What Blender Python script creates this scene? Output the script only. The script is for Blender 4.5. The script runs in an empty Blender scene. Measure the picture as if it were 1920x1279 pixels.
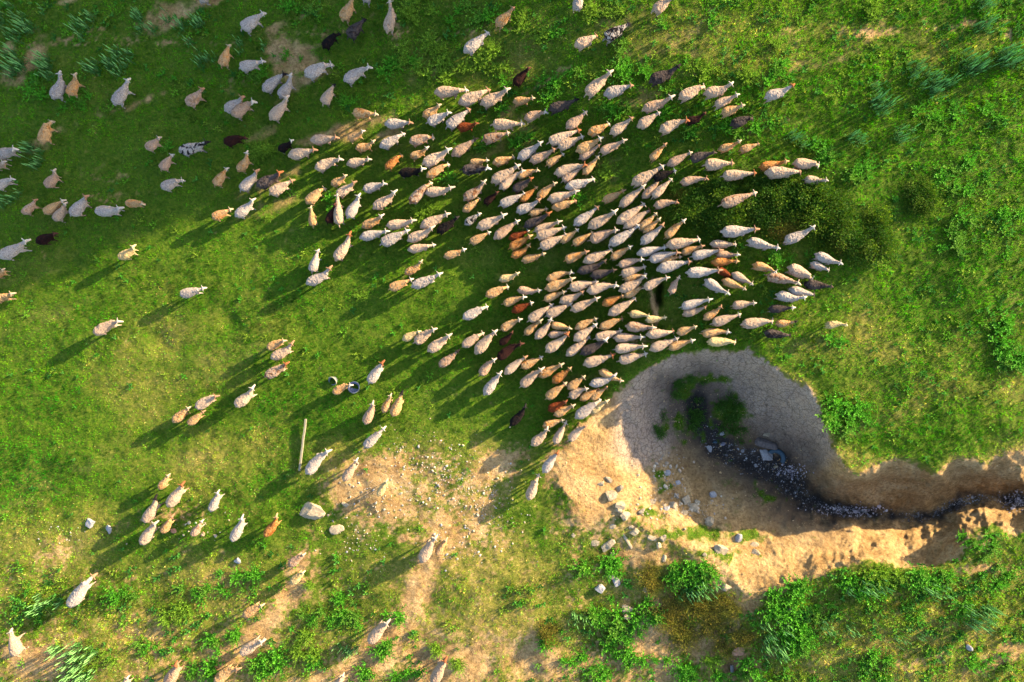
import bpy, bmesh, math, random
import numpy as np
from mathutils import Vector, Matrix, noise as mnoise

# ------------------------------------------------------------------ camera, sky, sun, exposure
scene = bpy.context.scene
C = scene.collection
H = 25.6                      # metres from the drone to the ground
F = 1280.0                    # focal length in pixels of the 1920 wide photograph
CU, CV = 960.0, 639.5
cam_d = bpy.data.cameras.new('camera'); cam_d.sensor_width = 36; cam_d.lens = 24; cam_d.clip_end = 3000
cam = bpy.data.objects.new('camera', cam_d); C.objects.link(cam); cam.location = (0, 0, H)
scene.camera = cam

SUN_EL = math.radians(14.8)
SUN_AZ = math.atan2(0.5, 0.865)          # where the sun stands: to the upper right of the picture
world = bpy.data.worlds.new("World"); scene.world = world; world.use_nodes = True
wn = world.node_tree.nodes; wl = world.node_tree.links
bg = wn['Background']; sky = wn.new('ShaderNodeTexSky'); sky.sky_type = 'NISHITA'; sky.sun_disc = False
sky.sun_elevation = SUN_EL; sky.sun_rotation = math.pi / 2 - SUN_AZ; sky.air_density = 1.0; sky.dust_density = 1.5
wl.new(sky.outputs[0], bg.inputs[0]); bg.inputs[1].default_value = 0.135
sun_d = bpy.data.lights.new('sun', 'SUN'); sun_d.energy = 5.0; sun_d.angle = math.radians(0.6); sun_d.color = (1.0, 0.78, 0.45)
sun = bpy.data.objects.new('sun', sun_d); C.objects.link(sun)
sdir = Vector((math.cos(SUN_EL) * math.cos(SUN_AZ), math.cos(SUN_EL) * math.sin(SUN_AZ), math.sin(SUN_EL)))
sun.rotation_euler = sdir.to_track_quat('Z', 'Y').to_euler()
vs = scene.view_settings; vs.view_transform = 'Standard'; vs.look = 'None'; vs.exposure = 2.42; vs.gamma = 1
scene.cycles.max_bounces = 5; scene.cycles.diffuse_bounces = 2; scene.cycles.glossy_bounces = 1; scene.cycles.transmission_bounces = 2

rng = np.random.default_rng(7); random.seed(7)

# ------------------------------------------------------------------ numeric helpers
def vnoise(x, y, seed=0):
    """smooth value noise, -1..1, for arrays"""
    r = np.random.default_rng(1000 + seed).uniform(-1, 1, (256, 256))
    xi = np.floor(x).astype(int); yi = np.floor(y).astype(int); fx = x - xi; fy = y - yi
    fx = fx * fx * (3 - 2 * fx); fy = fy * fy * (3 - 2 * fy)
    a = r[xi & 255, yi & 255]; b = r[(xi + 1) & 255, yi & 255]; c = r[xi & 255, (yi + 1) & 255]; d = r[(xi + 1) & 255, (yi + 1) & 255]
    return (a * (1 - fx) + b * fx) * (1 - fy) + (c * (1 - fx) + d * fx) * fy
def fbm(x, y, seed=0, octs=4):
    s = 0; a = 1; t = 0
    for k in range(octs):
        s = s + a * vnoise(x * 2 ** k + 17.3 * k, y * 2 ** k + 5.1 * k, seed + k); t += a; a *= .5
    return s / t
def sstep(a, b, x):
    t = np.clip((x - a) / (b - a), 0, 1); return t * t * (3 - 2 * t)
def seg_dist(U, V, pts, closed=False):
    P = np.array(pts, float); n = len(P); best = np.full(np.shape(U), 1e9)
    for i in range(n if closed else n - 1):
        a = P[i]; b = P[(i + 1) % n]; d = b - a
        t = np.clip(((U - a[0]) * d[0] + (V - a[1]) * d[1]) / max(1e-6, d @ d), 0, 1)
        best = np.minimum(best, np.hypot(U - a[0] - t * d[0], V - a[1] - t * d[1]))
    return best
def inside(U, V, pts):
    P = np.array(pts, float); n = len(P); r = np.zeros(np.shape(U), bool)
    for i in range(n):
        a = P[i]; b = P[(i + 1) % n]
        c = ((a[1] > V) != (b[1] > V)) & (U < (b[0] - a[0]) * (V - a[1]) / (b[1] - a[1] + 1e-9) + a[0])
        r ^= c
    return r
def sdist(U, V, pts):
    d = seg_dist(U, V, pts, True); return np.where(inside(U, V, pts), -d, d)

# ------------------------------------------------------------------ terrain: outlines read off the photograph, in its pixels
SOIL = [(1040,900),(1058,850),(1085,800),(1130,757),(1180,712),(1215,688),(1258,664),(1300,657),(1345,659),(1400,656),(1440,680),(1478,708),(1518,725),(1538,760),
        (1550,800),(1560,838),(1588,880),(1610,888),(1640,870),(1680,858),(1720,870),(1755,890),(1790,858),(1850,866),(1890,846),(1960,826),(2300,760),
        (2300,1010),(1960,960),(1905,1010),(1860,985),(1820,1008),(1800,1052),(1740,1068),(1620,1052),(1560,1068),(1500,1098),(1440,1128),(1390,1095),(1330,1045),(1240,1010),(1185,975),(1110,965),(1062,940)]
RIM = [(1215,688),(1258,664),(1300,657),(1345,659),(1400,656),(1440,680),(1478,708),(1518,725),(1538,760),(1550,800),(1560,838),(1588,880),(1610,888),(1640,870),(1680,858),(1720,870),
       (1755,890),(1790,858),(1850,866),(1890,846),(1960,826),(2300,760)]
SHELF = [(1232,800),(1242,760),(1262,728),(1300,712),(1345,708),(1385,722),(1420,760),(1462,792),(1492,830),(1512,872),(1538,915),(1560,932)]
FLOOR = [(1300,748),(1318,800),(1350,835),(1392,856),(1430,872),(1470,888),(1500,922),(1545,950),(1610,962),(1690,966),(1750,965),(1800,940),(1850,932),(1930,942),(2300,900)]
DARK = [(1278,735),(1310,728),(1335,770),(1352,812),(1385,842),(1430,845),(1470,850),(1492,880),(1512,920),(1545,946),(1620,952),(1690,962),(1745,962),(1795,934),(1850,928),(1900,926),(2300,880),(2300,935),
        (1915,956),(1870,940),(1820,944),(1770,968),(1720,978),(1650,974),(1580,974),(1520,965),(1470,935),(1440,905),(1390,885),(1330,852),(1300,820),(1285,780)]
SLOPE = [(1205,800),(1215,860),(1240,910),(1290,945),(1350,965),(1420,975),(1480,985),(1540,985),(1600,990)]

gs = 8
cu = np.arange(-320, 2241, gs); cv = np.arange(-320, 1601, gs)
GU, GV = np.meshgrid(cu, cv)
def base_h(U, V):
    X = (U - CU) / 50; Y = (CV - V) / 50
    t = X * .5 + Y * .35
    return 1.0 * sstep(-2, 7, X * .8 + Y * .25 - 2.0)      # the grassland lies higher towards the right
def build_height():
    h = base_h(GU, GV); ins = inside(GU, GV, SOIL) & (seg_dist(GU, GV, SOIL, True) > 5)
    fixed = ~ins; val = h.copy()
    def fix(line, w, f):
        nonlocal fixed, val
        d = seg_dist(GU, GV, line); m = (d < w) & ins
        val = np.where(m, f(GU, GV) if callable(f) else f, val); fixed = fixed | m
    fix([(1175,790),(1180,850),(1205,905)], 6, -0.6)
    fix([(1110,830),(1120,890)], 6, -0.28)
    fix(SHELF[:8], 7, lambda U, V: -1.2 + 0 * U)
    fix(SHELF[8:], 7, lambda U, V: -1.45 + 0 * U)
    fix([(1235,800),(1255,870),(1290,905),(1340,925),(1400,935)], 7, -1.25)
    fix(SLOPE[3:], 6, -0.8)
    fix([(1262,792),(1268,762),(1288,742),(1320,732),(1352,736),(1384,758),(1412,790),(1450,815),(1480,845)], 5, -1.8)
    fix([(1268,812),(1300,850),(1345,880),(1400,905)], 5, -1.75)
    fix([(1480,1020),(1560,1030),(1650,1030),(1730,1040)], 8, -0.25)
    fix([(1330,1000),(1400,1020)], 8, -0.25)
    fix([(1610,915),(1700,900),(1745,915)], 6, -1.0)
    fix([(1800,895),(1840,895)], 6, -0.7); fix([(1870,895),(1920,890)], 6, -.15)
    fix([(1825,975),(1850,960)], 8, -0.55)
    fix(FLOOR, 9, lambda U, V: -2.3 + 0.5 * sstep(1500, 1900, U))
    h = val.copy()
    h[~fixed] = -0.7
    for step in (4, 2, 1):                                    # coarse to fine relaxation
        for it in range(260):
            hh = h.copy()
            a = np.roll(h, step, 0) + np.roll(h, -step, 0) + np.roll(h, step, 1) + np.roll(h, -step, 1)
            h = np.where(fixed, val, a / 4)
    for k in range(1):
        sm = (h + np.roll(h, 1, 0) + np.roll(h, -1, 0) + np.roll(h, 1, 1) + np.roll(h, -1, 1)) / 5
        h = np.where(inside(GU, GV, SOIL), sm, h * .5 + sm * .5)
    return h
HC = build_height()
def hcoarse(U, V):
    fu = np.clip((U - cu[0]) / gs, 0, len(cu) - 1.001); fv = np.clip((V - cv[0]) / gs, 0, len(cv) - 1.001)
    i = fu.astype(int); j = fv.astype(int); a = fu - i; b = fv - j
    return (HC[j, i] * (1 - a) + HC[j, i + 1] * a) * (1 - b) + (HC[j + 1, i] * (1 - a) + HC[j + 1, i + 1] * a) * b
def soil_mask(U, V):
    d = sdist(U, V, SOIL) + 5 * fbm(U / 22, V / 22, 11, 3) + 6 * fbm(U / 70, V / 70, 12, 2) + 7 * fbm(U / 6, V / 6, 13, 2)
    return sstep(3, -4, d)
def ground_h(U, V):
    U = np.asarray(U, float); V = np.asarray(V, float)
    s = soil_mask(U, V); X = U / 50; Y = V / 50; wp = sstep(30, -6, sdist(U, V, SOIL)) if np.size(U) < 50 else sstep(30, -6, sdist(U, V, SOIL))
    h = hcoarse(U + wp * (10 * fbm(U / 34, V / 34, 38, 3) + 2.2 * fbm(U / 7, V / 7, 39, 2)), V + wp * (10 * fbm(U / 34, V / 34, 40, 3) + 2.2 * fbm(U / 7, V / 7, 42, 2)))
    R = (U * .865 - V * .5) / 50; S = (U * .5 + V * .865) / 50
    un = 0.13 * fbm(X / 3.2, Y / 3.2, 21, 3) + 0.05 * fbm(R / 3, S / 0.9, 24, 2) * sstep(1200, 1500, U)
    un = un + 0.022 * fbm(X / .22, Y / .22, 27, 2) * (1 - s) * sstep(2000, 1900, U + 0 * V) * sstep(-100, 0, U + 0 * V)
    un = un + 0.07 * fbm(X / .9, Y / .9, 22, 3) * sstep(700, 1000, V + 0 * U) + 0.02 * fbm(X / .35, Y / .35, 26, 2)
    un = un * (1 - .6 * s) + s * (.10 * (1 - np.abs(fbm(X / .75 + .6 * fbm(X / 1.5, Y / 1.5, 29, 2), Y / .45, 30, 3)) * 2.2) * sstep(0, 1, seg_dist(U, V, RIM) < 110) * sstep(4, 26, seg_dist(U, V, SOIL, True)) * .5 + 0.04 * fbm(X / .55, Y / .55, 23, 4) + .018 * fbm(X / .16, Y / .16, 37, 2) + .012 * fbm((X + Y * .5) / .5, Y / .25, 28, 3) * sstep(930, 1010, V) + 0.05 * np.abs(fbm(X / .8, Y / .8, 25, 3)))
    # the small washed-out hole in the grass under the flock
    d = seg_dist(U, V, [(1240, 528), (1234, 552), (1236, 578)])
    un = un - 0.75 * np.exp(-(d / 6) ** 2) * sstep(16, -2, np.abs(V - 553) - 12) + 0.12 * np.exp(-((seg_dist(U, V, [(1226, 530), (1222, 560), (1230, 596), (1250, 622)]) / 6) ** 2))
    for (a, b, r, k) in ((300, 640, 26, .12), (430, 600, 22, .1), (1330, 1190, 60, .25), (1370, 1250, 20, .3), (1120, 1210, 45, .2), (790, 1230, 30, .15), (990, 1240, 40, .2)):
        un = un - k * np.exp(-(((U - a) ** 2 + (V - b) ** 2) / r ** 2))
    return h + un
def to_world(U, V, h):
    return (U - CU) / F * (H - h), (CV - V) / F * (H - h)
def place(u, v, dz=0.0):
    """the point of the ground seen at pixel u, v; dz lifts the seen point above the ground"""
    h = float(ground_h(u, v)); x, y = to_world(u, v, h + dz)
    u2 = CU + x * F / (H - h); v2 = CV - y * F / (H - h)
    h2 = float(ground_h(u2, v2)); return x, y, h2

# ------------------------------------------------------------------ what grows where (masks of cover, not of light)
def blobs(U, V, lst):
    m = np.zeros(np.shape(U))
    for (a, b, rx, ry, ang, k) in lst:
        c, s = math.cos(math.radians(ang)), math.sin(math.radians(ang))
        x = (U - a) * c - (V - b) * s; y = (U - a) * s + (V - b) * c
        m = np.maximum(m, k * np.exp(-((x / rx) ** 2 + (y / ry) ** 2)))
    return m
BARE = [(690,900,75,45,30,1.15),(780,1110,22,90,-25,1.1),(720,1205,26,70,-38,1.2),(660,1270,60,25,30,1.1),(540,1120,20,60,-38,1),(480,1190,20,60,-40,.95),(400,1260,20,60,-40,.9),
        (560,1060,30,22,30,.9),(840,1250,70,40,0,.85),(740,960,70,40,20,.65),(930,880,70,26,28,.85),(1045,870,26,60,-20,.9),(1100,960,60,40,0,1.0),(1200,1045,50,18,0,1.0),(1250,975,90,22,-12,1.1),(1360,1075,60,30,-30,1.1),
        (1395,1130,30,25,0,1.0),(1215,1190,30,60,-20,.9),(1240,1250,20,30,0,1.0),(1390,1250,34,20,0,1.0),(1330,1200,60,40,0,.55),(760,1010,20,12,0,.9),(1110,1250,60,20,-35,.7),(1000,1240,50,40,0,.6),
        (300,80,110,14,0,.55),(130,75,90,14,5,.6),(230,72,40,10,0,.6),(620,60,70,14,8,.5),(745,60,40,26,0,.6),(440,150,70,12,0,.4),(900,60,90,18,8,.45),(1010,160,80,9,32,.55),(1640,62,70,12,3,.95),(1500,55,50,10,10,.6),(1790,50,110,12,8,.6),(1900,70,30,20,0,.5),(1680,140,60,12,20,.4),(1440,230,60,16,30,.3),
        (1227,575,7,46,8,1.2),(1220,640,50,12,0,.6),(330,960,60,14,10,.5),(100,1030,50,30,20,.4),(850,960,110,60,20,.5),(1840,1010,26,22,0,.7),(1850,1065,80,18,0,.7),(60,1240,60,25,0,.6),(1700,1245,60,16,10,.5),(200,370,60,12,0,.4),(200,330,70,10,0,.45),(60,470,60,14,0,.3)]
DRY = [(640,880,150,70,25,.7),(820,930,170,90,10,.9),(900,1060,150,60,0,.95),(330,720,140,70,30,.5),(420,850,150,60,10,.55),(300,640,60,50,0,.7),(120,1000,130,60,0,.65),(250,1180,120,40,0,.8),(90,1250,120,40,0,.9),(400,1100,100,50,0,.6),
       (500,1230,120,50,0,.6),(930,1180,120,70,0,.75),(760,1200,80,60,0,.8),(1260,1010,160,50,0,.9),(1400,1040,90,40,0,.8),(1700,1190,180,60,15,.85),(1850,1180,120,60,0,.7),(1750,1270,150,30,0,.8),(1560,1240,70,30,0,.6),
       (1650,640,170,50,-10,.55),(1730,740,120,60,0,.55),(1590,610,60,30,0,.6),(1600,860,40,26,0,.7),(1880,740,60,60,0,.6),(1260,60,170,50,5,.75),(950,110,140,60,0,.5),(1420,110,120,40,0,.5),(1860,110,60,30,0,.5),(1780,90,90,30,0,.6),
       (1640,60,90,24,0,.9),(860,990,120,60,0,.6),(1060,1000,50,60,0,.6),(1200,1100,70,40,0,.6),(1300,1150,90,50,0,.7)]
LUSH = [(60,890,110,90,0,1.1),(80,760,90,60,0,.8),(560,900,110,50,0,1),(500,960,120,40,0,.9),(130,1150,110,50,0,1),(250,570,200,60,20,.5),(560,780,140,120,0,.8),(1110,1040,60,60,0,1),(1680,780,120,70,10,.8),(1800,560,120,150,0,.7),(1620,980,60,20,0,.6),(880,600,160,60,30,.8),(560,560,140,70,25,.7),(1020,1080,90,50,0,.6),(430,930,60,50,0,.7),(560,950,50,60,0,.8),(860,1100,60,30,0,.9),
        (1500,150,200,60,0,.6),(1750,20,180,30,0,.8),(1700,300,240,90,0,.5),(60,1080,90,40,0,.8),(200,1110,120,40,0,.8),(1640,1120,200,40,-5,1.1),(1480,1180,60,70,0,1.0)]
def masks(U, V):
    U = np.asarray(U, float); V = np.asarray(V, float)
    n = fbm(U / 45, V / 45, 31, 4); n2 = fbm(U / 14, V / 14, 32, 3)
    n3 = fbm((U * .94 - V * .34) / 120, (U * .34 + V * .94) / 45, 35, 3)
    bare = blobs(U, V, BARE)
    n4 = fbm(U / 5, V / 5, 36, 2)
    bare = bare + .44 * blobs(U, V, [(800,900,190,75,12,1),(700,930,110,60,0,.9),(900,1010,130,60,0,.8),(330,980,90,30,0,.6),(1250,1010,170,50,0,.9)]) + .30 * sstep(960, 1100, V) * sstep(1500, 1350, U) + .2 * sstep(1150, 1230, V)
    bare = sstep(.38, .84, bare + .26 * n + .22 * n2 + .5 * n4)
    upper = sstep(520, 380, V) * sstep(1000, 600, U)
    bare = np.maximum(bare, sstep(.30, .62, n3 * .9 + .25 * n2) * (.5 * upper + .32 * sstep(420, 200, V) + .75 * sstep(1150, 1210, V) + .12))
    dry = np.clip(blobs(U, V, DRY) * (1 + .9 * n) + .45 * fbm(U / 60, V / 60, 33, 4) * (1 + 0 * U) - .12 + .36 * sstep(960, 1080, V) + .07 * sstep(420, 560, V) * sstep(560, 400, U) + .75 * np.exp(-(seg_dist(U, V, RIM) / 11) ** 2) * sstep(1440, 1500, U), 0, 1)
    lush = np.clip(blobs(U, V, LUSH) * (1 + .6 * n) + .3 * fbm(U / 80, V / 80, 34, 4), 0, 1)
    s = soil_mask(U, V)
    return s, bare * (1 - s), dry, lush
GRAVEL = [(820,900,100,60,10,1.2),(760,870,60,40,0,1),(900,960,60,50,0,1),(700,930,60,40,0,.8),(860,1010,90,40,0,.6),(900,930,60,45,0,1.3),(340,985,60,22,0,.8),(660,1010,50,40,0,.8),(110,1000,50,20,0,.4)]

# ------------------------------------------------------------------ material helpers
def newmat(name, rough=.9, spec=.2):
    m = bpy.data.materials.new(name); m.use_nodes = True
    b = m.node_tree.nodes['Principled BSDF']; b.inputs['Roughness'].default_value = rough; b.inputs['Specular IOR Level'].default_value = spec
    return m, m.node_tree.nodes, m.node_tree.links, b
def ramp(nodes, stops):
    r = nodes.new('ShaderNodeValToRGB'); e = r.color_ramp.elements
    e[0].position, e[0].color = stops[0][0], (*stops[0][1], 1); e[1].position, e[1].color = stops[-1][0], (*stops[-1][1], 1)
    for p, c in stops[1:-1]:
        x = e.new(p); x.color = (*c, 1)
    return r
def noise(nodes, links, vec, scale, detail=4, rough=.6, dist=0):
    n = nodes.new('ShaderNodeTexNoise'); n.inputs['Scale'].default_value = scale; n.inputs['Detail'].default_value = detail
    n.inputs['Roughness'].default_value = rough; n.inputs['Distortion'].default_value = dist; links.new(vec, n.inputs['Vector']); return n
def mix(nodes, links, f, a, b, blend='MIX'):
    m = nodes.new('ShaderNodeMix'); m.data_type = 'RGBA'; m.blend_type = blend
    for i, v in ((0, f), (6, a), (7, b)):
        if hasattr(v, 'links'): links.new(v, m.inputs[i])
        else: m.inputs[i].default_value = v if i == 0 else (*v, 1)
    return m.outputs[2]
def math_n(nodes, links, op, a, b=None, clamp=False):
    m = nodes.new('ShaderNodeMath'); m.operation = op; m.use_clamp = clamp
    for i, v in ((0, a), (1, b)):
        if v is None: continue
        if hasattr(v, 'links'): links.new(v, m.inputs[i])
        else: m.inputs[i].default_value = v
    return m.outputs[0]
def attr(nodes, name, typ='GEOMETRY'):
    a = nodes.new('ShaderNodeAttribute'); a.attribute_name = name; a.attribute_type = typ; return a
def bump(nodes, links, height, strength, dist, bsdf):
    b = nodes.new('ShaderNodeBump'); b.inputs['Strength'].default_value = strength; b.inputs['Distance'].default_value = dist
    links.new(height, b.inputs['Height']); links.new(b.outputs[0], bsdf.inputs['Normal'])

def mesh_np(name, co, faces, mats=(), color=None, smooth=False, matidx=None):
    """mesh from numpy: faces is an (n, k) array of equal polygons or a list of such arrays"""
    me = bpy.data.meshes.new(name); co = np.asarray(co, np.float32)
    fl = faces if isinstance(faces, list) else [faces]
    me.vertices.add(len(co)); me.vertices.foreach_set('co', co.ravel())
    nl = sum(f.size for f in fl); nf = sum(len(f) for f in fl)
    me.loops.add(nl); me.loops.foreach_set('vertex_index', np.concatenate([f.ravel() for f in fl]).astype(np.int32))
    me.polygons.add(nf)
    tot = np.concatenate([np.full(len(f), f.shape[1]) for f in fl]).astype(np.int32)
    st = np.concatenate([[0], np.cumsum(tot)[:-1]]).astype(np.int32)
    me.polygons.foreach_set('loop_start', st); me.polygons.foreach_set('loop_total', tot)
    if matidx is not None: me.polygons.foreach_set('material_index', np.asarray(matidx, np.int32))
    me.polygons.foreach_set('use_smooth', np.full(nf, bool(smooth)))
    if color is not None:
        for nm, c in (color.items() if isinstance(color, dict) else [('Col', color)]):
            ca = me.color_attributes.new(nm, 'FLOAT_COLOR', 'POINT')
            c = np.asarray(c, np.float32); c = np.c_[c, np.ones(len(c))] if c.shape[1] == 3 else c
            ca.data.foreach_set('color', c.astype(np.float32).ravel())
    for m in mats: me.materials.append(m)
    me.update(calc_edges=True); return me
def link(name, me, loc=(0, 0, 0), rz=0, parent=None, **props):
    o = bpy.data.objects.new(name, me); C.objects.link(o); o.location = loc; o.rotation_euler = (0, 0, rz)
    if parent: o.parent = parent
    for k, v in props.items():
        if v is not None: o[k] = v
    return o

# ------------------------------------------------------------------ the ground
def grow(a, b, step):
    mid = list(np.arange(a, b + 1, step)); lo = []; hi = []; d = step; x = a
    while x > -26000: d *= 1.45; x -= d; lo.append(x)
    d = step; x = mid[-1]
    while x < 28000: d *= 1.45; x += d; hi.append(x)
    return np.array(lo[::-1] + mid + hi)
gu = grow(-240, 2160, 4); gv = grow(-240, 1520, 4)
gu = np.unique(np.r_[gu, np.arange(1040, 1940, 2)]); gv = np.unique(np.r_[gv, np.arange(640, 1110, 2)])
U, V = np.meshgrid(gu, gv); hh = ground_h(np.clip(U, -300, 2220), np.clip(V, -300, 1580))
gx, gy = to_world(U, V, hh); nv, nu = U.shape
idx = np.arange(nv * nu).reshape(nv, nu)
faces = np.stack([idx[1:, :-1], idx[1:, 1:], idx[:-1, 1:], idx[:-1, :-1]], -1).reshape(-1, 4)
s, bare, dry, lush = masks(U, V)
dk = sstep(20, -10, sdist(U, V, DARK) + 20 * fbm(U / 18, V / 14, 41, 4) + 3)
shelf = sstep(70, 30, np.abs(sdist(U, V, [(1200,830),(1205,760),(1240,710),(1300,680),(1380,680),(1450,720),(1500,770),(1520,830),(1470,800),(1420,750),(1345,705),(1262,728),(1235,800)])) + 0) * s
turf = s * blobs(U, V, [(1325,712,42,12,0,1.1),(1285,730,22,18,30,1),(1275,800,32,30,0,.8),(1300,820,26,20,0,.7),(1365,780,34,44,0,1),(1430,930,36,16,-20,.7),(1380,905,40,10,0,.5),(1245,795,20,26,0,.6),(1243,905,14,40,10,.85),(1290,1002,100,20,0,.95),(1210,960,34,16,0,.75),(1400,1003,60,16,0,.85),(1180,985,40,16,0,.9),(1340,1040,70,14,0,.8)])
turf = sstep(.35, .8, turf + .7 * fbm(U / 12, V / 12, 44, 3))
m1 = np.stack([s, bare, dry], -1).reshape(-1, 3); pit_shade = sstep(78, 8, sdist(U, V, DARK) + 24 * fbm(U / 30, V / 30, 45, 3)) * sstep(1640, 1500, U)
m2 = np.stack([dk, shelf, turf], -1).reshape(-1, 3); m3 = np.stack([pit_shade, lush, 0 * s], -1).reshape(-1, 3)

gm, N, L, B = newmat('ground_soil_and_turf', .95, .1)
tc = N.new('ShaderNodeNewGeometry').outputs['Position']
a1 = attr(N, 'cover'); a2 = attr(N, 'gully')
s1 = N.new('ShaderNodeSeparateColor'); L.new(a1.outputs['Color'], s1.inputs[0]); s2 = N.new('ShaderNodeSeparateColor'); L.new(a2.outputs['Color'], s2.inputs[0])
nb = noise(N, L, tc, 1.2, 5, .6); nm_ = noise(N, L, tc, 9, 5, .7); nf = noise(N, L, tc, 55, 3, .8)
turfc = ramp(N, [(.3, (.025, .065, .004)), (.5, (.055, .105, .006)), (.7, (.11, .14, .015))]); L.new(nm_.outputs[0], turfc.inputs[0])
drytc = ramp(N, [(.3, (.10, .115, .015)), (.55, (.21, .18, .04)), (.75, (.34, .25, .085))]); L.new(nm_.outputs[0], drytc.inputs[0])
tcol = mix(N, L, s1.outputs[2], turfc.outputs[0], drytc.outputs[0])
soilc = ramp(N, [(.3, (.25, .15, .062)), (.5, (.36, .235, .108)), (.72, (.47, .33, .17))]); L.new(nb.outputs[0], soilc.inputs[0])
soil2 = ramp(N, [(.32, (.55, .52, .5)), (.5, (1, 1, 1)), (.75, (1.12, 1.1, 1.05))]); L.new(nf.outputs[0], soil2.inputs[0])
soilx = mix(N, L, .75, soilc.outputs[0], soil2.outputs[0], 'MULTIPLY')
nq = ramp(N, [(.38, (.55, .49, .45)), (.52, (.95, .95, .95)), (.66, (1.2, 1.2, 1.15))]); L.new(nm_.outputs[0], nq.inputs[0])
soilx = mix(N, L, .8, soilx, nq.outputs[0], 'MULTIPLY')
# drying cracks in the clay
vo = N.new('ShaderNodeTexVoronoi'); vo.feature = 'DISTANCE_TO_EDGE'; vo.inputs['Scale'].default_value = 6.5
wob = N.new('ShaderNodeVectorMath'); wob.operation = 'MULTIPLY_ADD'; L.new(nm_.outputs[1], wob.inputs[0]); wob.inputs[1].default_value = (.22, .22, 0); L.new(tc, wob.inputs[2]); L.new(wob.outputs[0], vo.inputs['Vector'])
vo2 = N.new('ShaderNodeTexVoronoi'); vo2.feature = 'DISTANCE_TO_EDGE'; vo2.inputs['Scale'].default_value = 1.6; L.new(wob.outputs[0], vo2.inputs['Vector'])
crk = ramp(N, [(.0, (.2, .16, .14)), (.07, (1, 1, 1))]); L.new(vo.outputs[0], crk.inputs[0])
crk2 = ramp(N, [(.0, (.1, .08, .08)), (.03, (1, 1, 1))]); L.new(vo2.outputs[0], crk2.inputs[0])
greyc = mix(N, L, .55, soilx, (.36, .30, .275))
greyc = mix(N, L, .75, greyc, crk.outputs[0], 'MULTIPLY'); greyc = mix(N, L, .6, greyc, crk2.outputs[0], 'MULTIPLY')
soilx = mix(N, L, s2.outputs[1], soilx, greyc)
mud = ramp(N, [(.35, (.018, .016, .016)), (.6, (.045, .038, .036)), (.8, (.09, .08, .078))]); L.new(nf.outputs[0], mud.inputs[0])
s3 = N.new('ShaderNodeSeparateColor'); L.new(attr(N, 'pit_shade').outputs['Color'], s3.inputs[0])
soilx = mix(N, L, math_n(N, L, 'MULTIPLY', s3.outputs[0], .8), soilx, (.085, .060, .045))  # soil darkened around the gully floor: the pit's shade put into its colour
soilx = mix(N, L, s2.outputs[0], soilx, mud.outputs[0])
soilx = mix(N, L, s2.outputs[2], soilx, turfc.outputs[0])
bm = math_n(N, L, 'ADD', s1.outputs[0], s1.outputs[1], True)
L.new(mix(N, L, bm, tcol, soilx), B.inputs['Base Color'])
hgt = math_n(N, L, 'ADD', nf.outputs[0], math_n(N, L, 'MULTIPLY', nm_.outputs[0], 2.0))
bump(N, L, hgt, .9, .07, B)
rr = N.new('ShaderNodeMapRange'); L.new(s2.outputs[0], rr.inputs[0]); rr.inputs[3].default_value = .95; rr.inputs[4].default_value = .55; L.new(rr.outputs[0], B.inputs['Roughness'])
me = mesh_np('ground', np.stack([gx, gy, hh], -1).reshape(-1, 3), faces, [gm], {'cover': m1, 'gully': m2, 'pit_shade': m3}, True)
link('ground', me, kind='structure')

# ------------------------------------------------------------------ leaf materials
def leafmat(name, trans=.35, rough=.6):
    m, n, l, b = newmat(name, rough, .08); a = attr(n, 'Col')
    l.new(a.outputs['Color'], b.inputs['Base Color'])
    t = n.new('ShaderNodeBsdfTranslucent'); g = n.new('ShaderNodeMix'); g.data_type = 'RGBA'; g.blend_type = 'MULTIPLY'; g.inputs[0].default_value = 1
    l.new(a.outputs['Color'], g.inputs[6]); g.inputs[7].default_value = (1.15, 1.25, .5, 1); l.new(g.outputs[2], t.inputs[0])
    x = n.new('ShaderNodeMixShader'); x.inputs[0].default_value = trans; l.new(b.outputs[0], x.inputs[1]); l.new(t.outputs[0], x.inputs[2])
    l.new(x.outputs[0], n['Material Output'].inputs[0]); return m
M_grass = leafmat('grass_blades', .35); M_leaf = leafmat('weed_leaves', .3); M_seed = leafmat('seed_heads', .15, .8)

# ------------------------------------------------------------------ short grass: one countless stand of blades
def blades(px, py, pz, n_per, hmin, hmax, wid, lean, colf, seed):
    r = np.random.default_rng(seed); n = len(px); k = n * n_per
    bx = np.repeat(px, n_per) + r.normal(0, .018, k); by = np.repeat(py, n_per) + r.normal(0, .018, k); bz = np.repeat(pz, n_per)
    hgt = r.uniform(0, 1, k) * (np.repeat(hmax, n_per) - np.repeat(hmin, n_per)) + np.repeat(hmin, n_per)
    a = r.uniform(0, 2 * math.pi, k); ln = np.abs(r.normal(0, lean, k)).clip(0, 1.35)
    dx, dy, dz = np.sin(ln) * np.cos(a), np.sin(ln) * np.sin(a), np.cos(ln)
    a2 = a + math.pi / 2 + r.normal(0, .5, k); w = wid * r.uniform(.6, 1.4, k)
    wx, wy = np.cos(a2) * w, np.sin(a2) * w
    P0 = np.stack([bx - wx, by - wy, bz - .01], -1); P1 = np.stack([bx + wx, by + wy, bz - .01], -1)
    P2 = np.stack([bx + dx * hgt, by + dy * hgt, bz + dz * hgt], -1)
    co = np.stack([P0, P1, P2], 1).reshape(-1, 3)
    f = np.arange(k * 3).reshape(-1, 3); col = np.repeat(colf, n_per, 0) * r.uniform(.65, 1.35, (k, 1))
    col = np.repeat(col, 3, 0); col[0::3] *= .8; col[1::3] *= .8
    return co, f, col
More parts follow.
